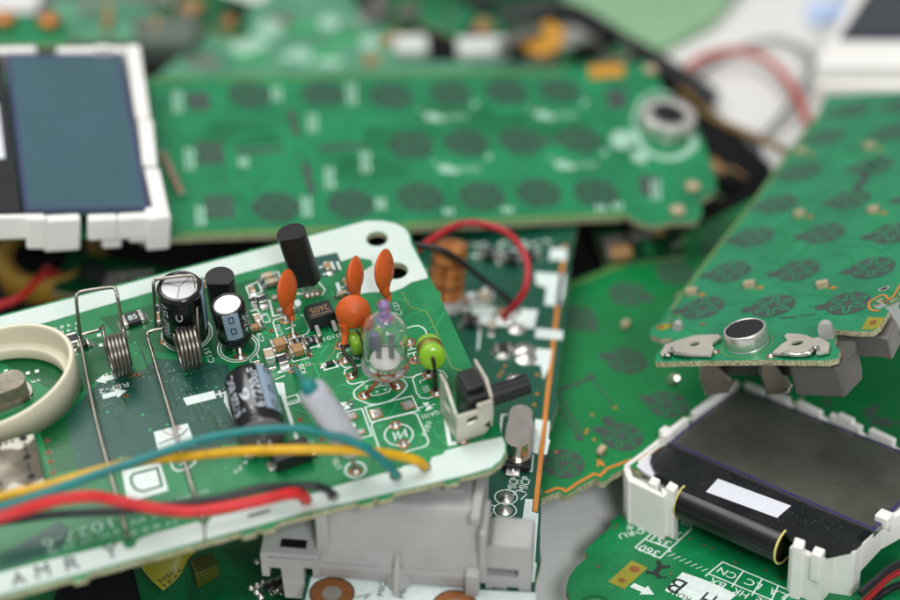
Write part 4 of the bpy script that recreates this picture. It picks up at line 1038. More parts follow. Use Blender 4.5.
MB().add([Vector((fx1 - .06, y, z)) for y, z in prof], [tuple(range(len(prof)))]).build('flex_core', pm('flex_core_brown', '3a3120', .5), FL)
mb = MB()
ZB = -.98
wall(LR, mb, [(623, 465), (642, 451), (661, 436)], ZB, -.06, -.07); wall(LR, mb, [(660, 434), (684, 416)], ZB, .13, -.1); wall(LR, mb, [(690, 411), (734, 379)], ZB, .11, -.1)
wall(LR, mb, [(684, 419), (692, 412)], ZB, -.06, -.08); wall(LR, mb, [(637, 461), (662, 441)], -.3, -.07, -.05); mb.box(LR.p(667, 434, .06), (.2, .16, .16))
wall(LR, mb, [(628, 480), (664, 497.5), (670, 489)], ZB, -.04, .13); wall(LR, mb, [(623, 467), (628, 481)], ZB, -.03, .1); block(LR, [(630, 476), (662, 493), (668, 485), (640, 470)], ZB, -.28, mb)
block(LR, [(648, 482), (657, 486), (661, 479), (652, 475)], -.4, .05, mb); block(LR, [(665, 487), (674, 492), (679, 485), (670, 480)], ZB, .04, mb)
wall(LR, mb, [(789, 547), (822, 561), (833, 549), (856, 552)], ZB - .08, -.04, .15); wall(LR, mb, [(854, 553), (864, 543)], ZB - .08, -.05, .13); wall(LR, mb, [(863, 544), (884, 522), (960, 480)], -.52, -.03, .15); block(LR, [(792, 545), (820, 556), (830, 546), (800, 536)], ZB, -.3, mb)
block(LR, [(792, 546), (803, 549), (806, 540), (795, 536)], ZB, .08, mb); block(LR, [(811, 553), (821, 557), (826, 549), (815, 545)], -.4, .06, mb)
mb.box(LR.p(884, 519, .0), (.2, .2, .18)); wall(LR, mb, [(892, 519), (960, 482)], -.2, .03, .1)
for (a, b, hh) in (((744, 384), (762, 391), .08), ((769, 392), (788, 400), .1), ((797, 402), (820, 413), .1), ((829, 414), (860, 428), .08), ((837, 414), (852, 421), .14), ((868, 429), (893, 441), .1), ((901, 444), (925, 455), .1)):
    wall(LR, mb, [a, b], -.35, hh, .1)
wall(LR, mb, [(738, 383), (960, 478)], ZB, -.06, .1)
FRM = mb.build('frame', M_WHITEP, LR.root, bevel=.035, seg=3)
mb = MB(); block(LR, [(636, 466), (652, 477), (662, 462), (662, 449), (652, 451)], -.14, -.09, mb); mb.build('clear_corner', M_LABEL, LR.root)
# red and black wires at the right
wire('wire', [(862, 604, .75), (876, 590, .8), (890, 577, .85), (915, 566, .9)], .045, M_REDD, 'dark red wire under the right corner of the grey screen', fr=DK)
wire('wire', [(864, 612, .6), (878, 598, .65), (892, 588, .7), (915, 580, .7)], .05, M_WIREB, 'black wire under the dark red wire beside the grey screen', fr=DK)
wire('wire', [(860, 594, .9), (874, 582, .95), (890, 569, 1.0), (915, 556, 1.0)], .05, M_WIREB, 'black wire above the dark red wire beside the grey screen', fr=DK)
# ================================================================== the dark strip board under the light green one
ST = Frame('circuit_board', 515, 490, 2.2, (0, 0, 1), 560, 493.5, 'dark green strip board with an orange edge trace, red wire loop and metal crystal can', 'circuit board', 'circuit boards in the heap')
so = [(425, 215), (577, 225), (572, 250), (568, 285), (556, 395), (558, 400), (552, 425), (549, 427), (546, 445), (543, 462), (541, 500), (540, 530), (541, 562), (536, 580), (534, 640), (296, 630), (306, 577), (330, 560), (400, 400)]
substrate(ST, so, .1, M_STRIP, M_EDGE, rough=.008)
mb = MB(); mb.line(ST.P([(565, 245), (556, 320), (547, 398), (541, 455), (535, 512)]), .065, .004)
for (u, v) in ((531, 413), (534, 405), (499, 376), (537, 394), (502, 372), (527, 471), (481, 496), (537, 375), (505, 366)): mb.flat(ell(ST.p(u, v), .025, .025, 10), .005)
mb.build('traces', M_ORANGE, ST.root)
s = MB(); zs = lambda *p: ST.P(zm(420, 220, 5, *p)); zt_ = lambda *p: ST.P(zm(450, 400, 6, *p)); zu = lambda *p: ST.P(zm(400, 490, 5.45, *p))
for q in ([(575, 262), (730, 272), (720, 380), (700, 432), (622, 425), (632, 340), (580, 322)], [(652, 140), (735, 150), (732, 205), (650, 195)], [(580, 540), (715, 555), (712, 600), (575, 590)]): s.flat(zs(*q))
for q in ([(512, 115), (560, 122), (528, 325), (495, 318)], [(586, 125), (600, 128), (590, 235), (600, 245), (580, 330), (563, 328)]): s.flat(zt_(*q))
s.flat(ST.P([(533, 348), (552, 350), (549, 368), (543, 380), (541, 366), (532, 364)]))
s.flat(zu((683, 50), (725, 52), (718, 120), (755, 130), (735, 395), (745, 405), (732, 505), (700, 500), (715, 235), (510, 205), (515, 175), (560, 160), (665, 170)))
s.line(zt_((345, 88), (312, 92), (300, 200)), .03); s.line(zt_((500, 330), (490, 430), (455, 428)), .02); s.line(zt_((265, 402), (330, 412)), .02); s.line(zt_((215, 458), (225, 470), (215, 520), (175, 520), (168, 570)), .02); s.line(ST.P([(478, 350), (481, 318), (487, 280)]), .03)
s.text('MICM', ST.p(514.5, 492), ST.p(520, 477), .125); s.text('MICP', ST.p(526, 493), ST.p(531.5, 478), .125)
s.line(zt_((400, 545), (380, 575)), .018); s.line(zt_((462, 565), (425, 600)), .018)
for (u, v) in ((506, 497.5), (505, 510.5)): s.line([ST.p(u, v) + Vector((.155 * math.cos(i * math.pi / 16), .135 * math.sin(i * math.pi / 16), 0)) for i in range(32)], .018, closed=True)
for q in ([(250, 430), (590, 450), (570, 545), (280, 520)], [(235, 365), (370, 360), (365, 420), (225, 425)]): s.flat(zs(*q), m=0)
for i in range(40):
    u, v = rnd.uniform(470, 560), rnd.uniform(240, 262); s.line([ST.p(u, v), ST.p(u + rnd.uniform(2, 7), v + rnd.uniform(-1, 1))], .04)
s.flat(ST.P([(311, 578), (318, 572), (416, 584), (475, 590), (536, 593), (534, 640), (298, 630)]))
s.text('1 2', ST.p(491, 505), ST.p(487, 517), .06)
s.build('silkscreen', [M_SILKT, M_SILKF], ST.root)
s = MB()
for (u, v) in ((332, 594), (455, 607)):
    c = ST.p(u, v); s.flat(ell(c, .28, .26), .011, 0); s.flat(ell(c, .13, .12), .0118, 1); s.line([c + Vector((.29 * math.cos(i * math.pi / 16), .27 * math.sin(i * math.pi / 16), 0)) for i in range(32)], .02, .0122, True, 2)
s.text('MIC', ST.p(383.5, 597), ST.p(386.5, 583), .09, .0124, m=2); s.text('MIC', ST.p(405, 599), ST.p(408, 583), .09, .0125, m=2); s.line(ST.P([(356, 598), (370, 595), (364, 600)]), .018, .0126, m=2)
for q in ([(376, 577), (383, 575), (384, 581), (377, 582)], [(403, 580), (413, 577), (413, 584), (404, 586)]): s.flat(ST.P(q), .0126, 2)
s.build('ring_pads', [M_COPPER, M_SOLDER, M_INK], ST.root)
for (u, v, r) in ((506, 497.5, .11), (505, 510.5, .11), (519, 529, .16)): solder(ST, u, v, r, .06, ring=False)
# crystal can
Mq = Frame.__new__(Frame)
cr0 = ST.p(517, 437); ang = math.atan2((ST.p(519, 422) - cr0).y, (ST.p(519, 422) - cr0).x); Mq = at(ST.p(518.5, 447), ang)
KB = MB().box((-.05, 0, .06), (.9, .4, .12), Mq).build('crystal_base', M_BLACK, ST.root, bevel=.02)
KC = MB().plate(round_rect(0, 0, .86, .325, .16, 8), .14, .42, M=Mq).build('crystal_can', M_CRYS, KB, bevel=.06, seg=4); MB().plate(round_rect(0, 0, .93, .395, .19, 8), .115, .15, M=Mq).build('base_flange', M_CRYS, KB, bevel=.012)
t = MB(); V, Fc, _ = text_geo('2.8240'); t.add([Mq @ Vector((-.36 + x * .62, .06 - y * .12, .4212)) for x, y in V], Fc); t.build('engraving', pm('engraving_grey', 'a5a19a', .4, metal=.9), KB)
solder(ST, 513, 472.5, .09, .08, ring=False)
MB().box((0, 0, .03), (.2, .2, .04), at(ST.p(513, 472.5), ang)).build('solder_tab', M_NICKEL, ST.root, bevel=.015)
# parts in the blurred upper end of the strip
for a in [(503, 316, .3, .2, .12, .1, M_TAN), (492, 330, .22, .15, .12, D90, M_BEIGE), (484, 300, .3, .16, .1, 0, M_BEIGE), (466, 305, .24, .16, .1, D90, M_TAN)]: smd(ST, *a)
for a in [(471, 326, .3, .24, .16, 0, M_CHIP, 'chip_diode'), (503, 352, .3, .2, .12, .2, M_CHIP, 'chip_resistor'), (483, 481, .16, .12, .08, D90, M_CHIP, 'chip_resistor'), (512, 262, .4, .3, .14, 0, M_CHIP, 'chip_resistor'), (530, 258, .3, .2, .12, 0, M_CHIP, 'chip_resistor'), (489, 258, .3, .3, .14, 0, M_CHIP, 'chip_resistor')]: smd(ST, *a)
for (u, v, r) in ((501, 318, .12), (517, 329, .14), (525, 350, .17), (526, 358, .16), (503, 354, .12), (486, 292, .12), (515, 380, .15), (556, 590, .1), (509, 320, .1)):
    if u != 556: solder(ST, u, v, r, .07, ring=False)
# copper wound coil
c0 = ST.p(446, 296, .18); c1 = ST.p(450, 248, 1.0); MC = frame_to(c0, c1, B.loc(CX)); Lc = (c1 - c0).length; pr = [(.12, 0)]
for i in range(16): z = Lc * i / 16; pr += [(.235, z + .002), (.27, z + Lc / 32), (.235, z + Lc / 16 - .002)]
cb_ = MB()
for i in range(16): z = Lc * i / 16; cb_.lathe([(.12, z), (.225, z + .001), (.255, z + Lc / 64), (.268, z + Lc / 32), (.255, z + Lc * 3 / 64), (.225, z + Lc / 16 - .001), (.12, z + Lc / 16)], MC, 28, m=1 if i in (4, 11) else 0, cap=False)
CO = cb_.build('wound_coil', [M_COIL, pm('coil_dark', '7a4420', .4)], ST.root)
MB().lathe([(.27, -.2), (.27, -.02), (.13, 0)], MC, 28).build('coil_base', M_GREYP, CO); MB().lathe([(.1, Lc), (.27, Lc + .005), (.27, Lc + .05), (.1, Lc + .055)], MC, 28).build('coil_flange', M_COIL, CO)
wire('wire', [(400, 243, 1.3), (430, 247, 1.3), (443, 250, 1.28), (462, 262, 1.0), (480, 277, .6), (500, 293, .35), (513, 305, .15), (516, 312, .01)], .05, M_WIREB, 'black wire crossing the copper coil on the dark strip board', fr=ST)
wire('wire', [(415, 252, 1.1), (432, 239, 1.1), (450, 228, 1.1), (466, 223.5, 1.1), (483, 224, 1.1), (505, 232, 1.1), (520, 246, 1.0), (527, 264, .9), (526, 285, .75), (518, 301, .5), (508, 312, .2), (503, 318, .02)], .055, M_REDD, 'red wire looped above the dark strip board', fr=ST)
# ---- grey socket housing clipped over the strip board
HB = tag(bpy.data.objects.new('socket_housing', None), 'pale grey plastic housing with ribs, clipped over the lower end of the dark strip board', 'housing'); col.objects.link(HB)
hm = Matrix(((ST.x.x, ST.y.x, 0, ST.o.x), (ST.x.y, ST.y.y, 0, ST.o.y), (ST.x.z, ST.y.z, 1, ST.o.z), (0, 0, 0, 1))); HB.matrix_world = hm
a0, a1 = ST.p(317, 577), ST.p(478, 592)
xl, xr = a0.x, a1.x; yf = (a0.y + a1.y) / 2
prof = [(yf, .03), (yf - .02, .25), (yf + .02, .3), (yf + .22, 1.02), (yf + .34, 1.16), (yf + .42, 1.18), (yf + 1.5, 1.18), (yf + 1.5, .03)]
mb = MB(); mb.hexa([Vector((xl, y, z)) for y, z in prof], [Vector((xr, y, z)) for y, z in prof]); mb.box((xr - .06, yf + .55, 1.2), (.12, .9, .12)); mb.box(((xl + xr) / 2, yf + .62, 1.19), (xr - xl - .5, .05, .06)); mb.box((xl + .1, yf + .5, .6), (.16, .9, 1.1)); mb.box(((xl + xr) / 2, yf + .005, .27), (xr - xl - .2, .03, .05))
mb.build('housing_body', M_GREYP, HB, bevel=.03, seg=3)
mb = MB(); mb.plate([(0, 0), (.55, .02), (.6, .2), (.5, .32), (.1, .34), (-.05, .15)], .0, .006, M=Matrix.Translation((xl + 1.55, yf + .045, .34)) @ Matrix.Rotation(math.radians(74.5), 4, 'X')); mb.build('moulding_patch', pm('grey_patch', '989692', .35, var=.08), HB)
mb = MB(); x = ST.p(397, 590).x
mb.hexa([Vector((x - .035, yf - .24, .03)), Vector((x - .035, yf + .02, .03)), Vector((x - .035, yf + .02, .55))], [Vector((x + .035, yf - .24, .03)), Vector((x + .035, yf + .02, .03)), Vector((x + .035, yf + .02, .55))]); mb.hexa([Vector((x - .2, yf, .03)), Vector((x, yf - .2, .03)), Vector((x + .2, yf, .03))], [Vector((x - .06, yf, .35)), Vector((x, yf - .08, .35)), Vector((x + .06, yf, .35))])
mb.build('rib', M_GREYP, HB, bevel=.012)
# right clip block
x0, x1 = ST.p(484, 600).x, ST.p(530, 600).x; yr = ST.p(505, 593).y + .05
mb = MB(); mb.plate([(x0, .78), (x0 + .08, .84), (x1 - .03, .84), (x1, .8), (x1, -.25), (x1 - .16, -.25), (x1 - .16, .06), (x1 - .34, .06), (x1 - .34, -.3), (x0 + .28, -.3), (x0 + .28, .05), (x0 + .1, .05), (x0 + .1, -.1), (x0, -.1)][::-1], 0, .5,
                    [[(x0 + .02, .26), (x0 + .42, .26), (x0 + .42, .4), (x0 + .02, .4)]], M=Matrix(((1, 0, 0, 0), (0, 0, 1, yr), (0, 1, 0, 0), (0, 0, 0, 1)))); mb.build('clip_block', M_GREYP, HB, bevel=.02)
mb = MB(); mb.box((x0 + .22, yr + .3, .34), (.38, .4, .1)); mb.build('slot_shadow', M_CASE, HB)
mb = MB(); mb.box((x0 - .04, yr + .25, .62), (.1, .6, .95)); mb.box((x0 - .16, yr - .02, .2), (.18, .3, .4)); mb.build('rib', M_GREYP, HB, bevel=.02)
# left clip block
x2, x3 = ST.p(266, 560).x, ST.p(325, 560).x; yl = ST.p(290, 572, .1).y
mb = MB(); mb.plate([(x2, .42), (x2 + .1, .34), (x3 - .08, .36), (x3, .42), (x3, -.02), (x3 - .1, -.02), (x3 - .1, .2), (x3 - .22, .2), (x3 - .22, -.42), (x3 - .5, -.42), (x3 - .52, .16), (x2 + .1, .16), (x2 + .1, -.02), (x2, -.02)][::-1], 0, .14,
                    M=Matrix(((1, 0, 0, 0), (0, 0, 1, yl), (0, 1, 0, 0), (0, 0, 0, 1)))); mb.hexa([Vector((x2, yl, .36)), Vector((x3, yl, .36)), Vector((x3, yl + .6, .36)), Vector((x2, yl + .6, .36))], [Vector((x2, yl, .43)), Vector((x3, yl, .43)), Vector((x3, yl + .6, .6)), Vector((x2, yl + .6, .6))])
mb.build('clip_block', M_GREYP, HB, bevel=.02)
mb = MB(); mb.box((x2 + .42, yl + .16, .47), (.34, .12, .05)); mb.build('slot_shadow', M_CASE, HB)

# ================================================================== boards in the shade at the lower left
LD = Frame('circuit_board', 200, 570, .9, (0, 0, 1), 260, 566, 'dark green circuit board in the shade at the lower left, with a yellow sticker', 'circuit board', 'circuit boards in the heap')
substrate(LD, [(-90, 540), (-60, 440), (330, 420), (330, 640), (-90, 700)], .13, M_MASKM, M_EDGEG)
mb = MB()
for k in range(5):
    mb.line(LD.P([(222 + k * 5, 548), (236 + k * 5, 566), (250 + k * 4, 582), (246 + k * 4, 596)]), .03, .004)
    mb.line(LD.P([(185, 574 + k * 5), (200, 590 + k * 4), (222, 576 + k * 4), (250, 582 + k * 3)]), .03, .004, m=0)
mb.build('traces', M_TRACED, LD.root)
for (u, v, r) in ((257, 562, .05), (251, 588, .05), (257, 585.5, .05), (257, 592, .06), (261, 596.5, .06), (263, 583, .05)): solder(LD, u, v, r, .06, ring=False)
for a in ((268, 590, .2, .13, .08, -.8, M_CHIP, 'chip_resistor'), (276, 588, .28, .14, .08, -.8, M_CHIP, 'chip_resistor'), (284, 585, .28, .14, .08, -.8, M_CHIP, 'chip_resistor')): smd(LD, *a)
mb = MB(); c0, c1, c2, c3 = (190, 560), (211, 552), (218, 563), (195, 575)
block(LD, [c0, c1, c2, c3], 0, .3, mb); CN = mb.build('pin_connector', pm('lime_connector', '474f14', .5), LD.root, bevel=.02)  # connector colour lowered, shade under the board is painted in
mb = MB()
for k in range(5): mb.line(LD.P([(193 + k * 1.2, 562 + k * 2.6), (212 + k * 1.4, 553.5 + k * 2.4)], .3), .02, .302)
mb.build('pin_rows', M_CASE, CN)
# curled yellow sticker standing off the board
st = tag(bpy.data.objects.new('paper_sticker', None), 'curled yellow sticker with printed code under the front edge of the light green board', 'sticker'); col.objects.link(st); st.matrix_world = LD.root.matrix_world
rows = [[(140, 566, .5), (150, 579, .45), (163, 591, .4)], [(160, 556, .6), (170, 569, .5), (178, 578, .42)], [(172, 545, .7), (182, 556, .6), (189, 558, .5)], [(178, 532, .75), (190, 545, .65), (197, 552, .6)]]
g = [catmull(LD.P(r), 4) for r in rows]; cols = list(zip(*g)); gg = [catmull(c, 5) for c in cols]; nc, nr = len(gg), len(gg[0]); mb = MB()
V = [gg[i][j] for i in range(nc) for j in range(nr)]; Fq = [(i * nr + j, i * nr + j + 1, (i + 1) * nr + j + 1, (i + 1) * nr + j) for i in range(nc - 1) for j in range(nr - 1)]
mb.add(V, Fq, 0, True)
SHEET = mb



def on_sheet(x, y):
    fi, fj = x * (nr - 1), y * (nc - 1); j, i = min(nr - 2, int(fi)), min(nc - 2, int(fj)); a, b = fi - j, fj - i
    P_ = lambda i_, j_: gg[i_][j_]
    return (P_(i, j) * (1 - a) + P_(i, j + 1) * a) * (1 - b) + (P_(i + 1, j) * (1 - a) + P_(i + 1, j + 1) * a) * b


n_ = (gg[nc - 1][0] - gg[0][0]).cross(gg[0][nr - 1] - gg[0][0]).normalized()
if n_.z < 0: n_ = -n_
t = SHEET
for txt, y0 in (('HSC-', .62), ('1533-1-02', .82)):
    V, Fc, _ = text_geo(txt); ln = .35 if len(txt) < 5 else .8
    t.add([on_sheet(.1 + x * ln, y0 - .0 - y * -.13) + n_ * .02 for x, y in [(x, 1 - y) for x, y in V]], Fc, 1)
o = t.build('paper_sheet', [M_STICK, M_INK], st); md = o.modifiers.new('t', 'SOLIDIFY'); md.thickness = .012
BK = Frame('black_block', 120, 590, .45, (0, 0, 1), 160, 590, 'black plastic case half buried at the lower left', 'plastic case', 'black plastic cases in the heap')
mb = MB(); block(BK, [(60, 572), (132, 560), (150, 640), (40, 640)], -.2, .75, mb); mb.build('case_shell', M_CASE, BK.root, bevel=.1, seg=3)
# ================================================================== the keypad board at the back
BKB = Frame('keypad_board', 450, 150, 2.6, (.09, -.03, .995), 520, 147.5, 'long green keypad board at the back, with a round microphone at its right end', 'keypad board', 'keypad boards in the heap')
bo = [(95, 82), (150, 77), (207, 76), (208, 80), (214, 80), (215, 76), (560, 69), (628, 64), (638, 61), (652, 63), (656, 72), (662, 88), (676, 100), (694, 122), (703, 140), (713, 170), (717, 186), (712, 195), (700, 199), (702, 213), (697, 221), (670, 222), (655, 226), (640, 223), (624, 214), (622, 217), (400, 228), (300, 233), (175, 238), (140, 240)]
substrate(BKB, bo, .1, M_KEYG, M_EDGE, rough=.01)
mb = MB(); mb.line(BKB.P([(150, 80), (206, 78.5)]), .06, .004); mb.line(BKB.P([(216, 78.5), (400, 75), (560, 72)]), .06, .004); mb.line(BKB.P([(178, 235), (300, 230), (400, 225), (622, 214)]), .08, .004)
mb.flat(BKB.P([(588, 66), (622, 63), (625, 76), (590, 79)]), .004, 1); 
for i in range(60):
    u, v = rnd.uniform(180, 640), rnd.uniform(84, 212); p = BKB.p(u, v); q = [p]; d = rnd.choice((0, 90, 180, 45))
    for k in range(4):
        p = p + Vector((math.cos(math.radians(d)), math.sin(math.radians(d)), 0)) * rnd.uniform(.15, .7); q.append(p); d += rnd.choice((45, -45))
    if all(-4.3 < a.x < 3.0 and abs(a.y) < 1.35 for a in q): mb.line(q, .05, .0012, m=2)
for i in range(7):
    u, v = rnd.uniform(190, 560), rnd.uniform(90, 200); mb.flat([BKB.p(u, v) + Vector(a + (0,)) for a in ((0, 0), (rnd.uniform(.6, 1.6), 0), (rnd.uniform(.6, 1.6), .5), (.2, rnd.uniform(.3, .7)))], .0008, 3)
mb.build('traces', [M_TRACEB, M_AMBER, pm('trace_keypad', '168a55', .36), pm('pour_keypad', '0a6a3d', .36, var=.15)], BKB.root)
for (u, v) in ((249, 94), (323, 94), (391, 96), (450, 93), (506, 92), (560, 90), (398, 145), (411, 145), (466, 143), (521, 141), (580, 140), (276, 207), (351, 204), (420, 197), (482, 196), (539, 193), (596, 193)):
    if u != 398: key_pad(BKB, u, v, .375, rnd.uniform(0, 1), 2.0 if u < 300 else 0.4, sx=1.0, lw=.07, carbon=pm('carbon_back', '2f463d', .5, var=.15, scale=9))
mb = MB()
for (u, v, w_, h_) in ((197, 101, 17, 17), (209, 153, 20, 22), (218, 207, 22, 23), (615, 99, 14, 18), (648, 186, 14, 20)):
    for k in range(4): mb.line(BKB.P([(u - w_ / 2 + k * w_ / 3, v - h_ / 2), (u - w_ / 2 + k * w_ / 3 + 3, v + h_ / 2)]), .09, .004)
for a, b in (((290, 109), (297, 136)), ((305, 163), (312, 194)), ((236, 151), (283, 149)), ((319, 148.5), (364, 146)), ((575, 140), (530, 141))): mb.line(BKB.P([a, b]), .12, .004)
mb.build('carbon_links', M_CARBON, BKB.root)
s = MB()
for (u, v, L_) in ((177, 102, 22), (276, 94, 14), (351, 94, 22), (312, 123, 18), (189, 159, 22), (243, 162, 10), (365, 162, 22), (329, 178, 22), (200, 216, 20), (306, 207, 20), (380, 204, 12), (617, 206, 6), (448, 212, 6), (507, 210, 6), (655, 190, 20), (600, 208, 5)):
    for k in range(2):
        p = [(u - 3 + k * 6 + (.25 * t_), v - L_ / 2 + t_ * L_ / 4 + 0) for t_ in range(5)]; s.line(BKB.P([(x + (1.2 if i % 2 else -1.2), y) for i, (x, y) in enumerate(p)]), .05)
for (u, v) in ((432, 117), (542, 115), (446, 169), (562, 165)):
    s.flat(ell(BKB.p(u, v), .13, .12)); s.flat(ell(BKB.p(u + 8, v + 2), .09, .08))
    for k in range(5): s.line(BKB.P([(u + 15 + k * 4.4, v - 2.5), (u + 16 + k * 4.4, v + 2.5)]), .03)
    s.line(BKB.P([(u + 41, v - 9), (u + 44, v - 15)]), .06); s.line(BKB.P([(u - 9, v - 4), (u - 13, v - 8)]), .04)
s.line(catmull(BKB.P([(634, 128), (641, 146), (655, 156), (675, 158), (692, 148), (694, 135)]), 5), .14); s.flat(BKB.P([(610, 136), (618, 130), (630, 132), (634, 142), (625, 150), (612, 147)])); s.flat(BKB.P([(632, 150), (648, 155), (645, 165), (632, 160)]))
s.line(catmull(BKB.P([(633, 124), (640, 102), (655, 93), (672, 95)]), 5), .07)
s.build('silkscreen', M_SILKF, BKB.root)
cap_ = capsule(BKB, 666.5, 125, .49, .26, fr_=.62, felt=pm('mic_dark', '141318', .35, var=.2, scale=12))
for (u, v) in ((692, 189), (677, 213), (650, 72)): MB().box((0, 0, .05), (.22, .2, .1), at(BKB.p(u, v), .3)).build('chip_led', M_BEIGE, BKB.root, bevel=.03)
for i in range(9):
    MB().box((0, 0, .06), (.12, .09, .12), at(BKB.p(163 + i * 2.3, 158 + i * 4.9), .3)).build('connector_pin', M_TAN if i % 2 else M_SOLDER, BKB.root, bevel=.015)

# ================================================================== the screen module at the upper left
LL = Frame('screen_module', 25, 211, 4.1, (.15, -.02, .988), 150, 208, 'screen module with blue grey glass, left of the long keypad board', 'screen module', 'screen modules in the heap')
q = [LL.p(24, 211), LL.p(150, 209), LL.p(122, 54), LL.p(5, 54)]
GL2 = lcd(LL, q, M_LCDB, M_PURPE)
mb = MB(); mb.plate(LL.P([(-60, 213), (21, 211), (2, 54), (-60, 56)], -.02), -.1, -.02); mb.build('black_border', M_LCDBLK, LL.root)
mb = MB(); mb.plate(LL.P([(-20, 160), (5, 158), (-2, 104), (-20, 105)], -.015), -.018, -.013); mb.build('paper_label', M_LABEL, LL.root)
mb = MB()


wall(LL, mb, [(-60, 219), (45, 216.5)], -.42, .02, .1); wall(LL, mb, [(26, 219), (47, 219)], -.55, .05, .12); wall(LL, mb, [(44, 221), (81, 219)], -.62, -.0, .16); wall(LL, mb, [(88, 220), (118, 219), (157, 217)], -.42, .0, .16); wall(LL, mb, [(92, 223), (104, 222.5)], -.45, -.2, .14)
wall(LL, mb, [(103, 223), (123, 222)], -.72, -.2, .12); wall(LL, mb, [(130, 221), (148, 220)], -.55, -.1, .14); wall(LL, mb, [(148, 219), (172, 217)], -.62, .02, .3)
wall(LL, mb, [(-60, 47), (36, 45)], -.4, .05, -.16) ; wall(LL, mb, [(56, 46), (125, 45)], -.4, .05, -.16); wall(LL, mb, [(94, 44), (112, 44)], -.4, .14, -.12)
wall(LL, mb, [(171, 216), (160, 167)], -.5, .04, .24); wall(LL, mb, [(158, 164), (153, 118)], -.45, .03, .24); wall(LL, mb, [(151, 116), (140, 44)], -.5, .05, .24); wall(LL, mb, [(126, 44), (140, 44)], -.4, .06, -.2)
mb.build('frame', M_WHITEP, LL.root, bevel=.045, seg=3)
s = MB(); s.plate(LL.P([(-60, 236), (170, 232), (140, 60), (-60, 60)], -.62), -.72, -.62); s.build('backing_board', [M_KEYG, M_EDGE], LL.root)

# ---- round speaker with a red wire in the gap below that module
SP = Frame('speaker', 52, 262, 1.4, (0, 0, 1), 90, 268, 'round speaker with a yellow rim, in the dark gap below the blue grey screen', 'speaker')
MB().lathe([(.62, .2), (.74, .26), (.8, .3), (.86, .26), (.92, .15), (.94, -.3), (.6, -.5)], None, 48, cap=False).build('speaker_rim', M_YPAPER, SP.root)
MB().lathe([(.62, .2), (.3, -.1), (.16, -.12), (.0001, .0)], None, 40, cap=False).build('speaker_cone', M_CASE, SP.root)
MB().box((.28, -.6, .26), (.3, .2, .06)).build('terminal', M_REDD, SP.root, bevel=.02)
wire('wire', [(-20, 312, .3), (0, 305, .35), (18, 298, .4), (38, 279, .4), (48, 268, .3)], .06, M_RED, 'short red wire running to the yellow rimmed speaker', fr=SP)

# ================================================================== what lies further back
RA = Frame('circuit_board', 300, 45, 1.4, (.0, -.05, 1), 380, 42, 'pale green circuit board, far behind the long keypad board', 'circuit board', 'circuit boards in the heap')
substrate(RA, [(150, 95), (160, 74), (205, 36), (300, -25), (348, -12), (364, 22), (400, 34), (432, 62), (570, 62), (600, 90)], .12, M_PALEG, M_EDGE)
for (u, v, w_, d_) in ((411, 52, .62, .5), (482, 54, .9, .5)):
    MB().box((0, 0, .13), (w_ * 1.1, d_ * 1.1, .26), at(RA.p(u, v))).build('white_connector', pm('connector_offwhite', 'cdd2cb', .45), RA.root, bevel=.08, seg=3)
MB().box((0, 0, .15), (.5, .3, .3), at(RA.p(540, 60))).build('red_white_connector', pm('pinkish_plastic', 'd09a90', .5), RA.root, bevel=.08)
for (u, v, r) in ((370, 44, .22), (330, 24, .25), (270, 30, .28)): MB().lathe([(r, 0), (r, .06), (r * .5, .07), (.001, .07)], at(RA.p(u, v)), 20, cap=False).build('mounting_pad', M_SILKF, RA.root)
mb = MB();
for (u, v) in ((250, 60), (300, 30), (320, 55), (345, 40)): mb.line(RA.P([(u - 18, v), (u + 18, v - 2)]), .25, .004)
mb.build('traces', M_TRACE, RA.root)
for i in range(16):
    u, v = rnd.uniform(215, 395), rnd.uniform(18, 68)
    if v < 95 - (u - 150) * .3 or (u > 350 and v < 38): continue
    MB().box((0, 0, .05), (rnd.uniform(.15, .5), rnd.uniform(.12, .35), rnd.uniform(.08, .2)), at(RA.p(u, v), rnd.random())).build('chip', rnd.choice((M_CHIP, M_TAN, M_BEIGE, M_GREYD, M_MASKM)), RA.root, bevel=.02)
RB = Frame('circuit_board', 430, 10, 1.15, (0, -.05, 1), 480, 10, 'dark green circuit board in shadow, at the top behind the white connectors', 'circuit board', 'circuit boards in the heap')
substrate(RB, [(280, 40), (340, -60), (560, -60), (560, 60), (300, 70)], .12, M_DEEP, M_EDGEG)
for (u, v) in ((360, 10), (420, 20), (480, 12)): MB().box((0, 0, .12), (.5, .35, .24), at(RB.p(u, v), .3)).build('chip', M_CHIP, RB.root, bevel=.03)
AM = Frame('adhesive_tape', 545, 40, 1.8, (.1, -.3, .95), 570, 36, 'crumpled amber tape at the top, right of the white connectors', 'tape')
mb = MB(); mb.plate(AM.P([(520, 45), (530, 30), (550, 20), (566, 30), (560, 48), (540, 56)]), -.08, .0); mb.build('tape_roll', M_AMBER, AM.root, bevel=.03); MB().tube(AM.P([(500, 48, .05), (520, 36, .1), (540, 30, .05)]), .12, 12).build('tape_fold', M_GREYD, AM.root)
tag(MB().tube(catmull([world_at(505, 22, 1.0), world_at(565, 12, 1.3), world_at(620, 42, 1.6), world_at(655, 62, 1.3), world_at(690, 84, 1.0), world_at(712, 100, .9)], 8), .22, 16).build('cable_bundle', M_CHIP), 'thick black cable at the top, passing behind the round microphone', 'cable', 'cables behind the boards')
tag(MB().tube(catmull([world_at(725, 215, .9), world_at(735, 180, 1.0), world_at(720, 145, 1.0), world_at(700, 120, 1.0)], 8), .2, 14).build('cable_bundle', M_CHIP), 'made-up dark cable standing in for shade between the two keypad boards', 'cable', 'cables behind the boards')  # added dark tube, fills a gap that is only shaded
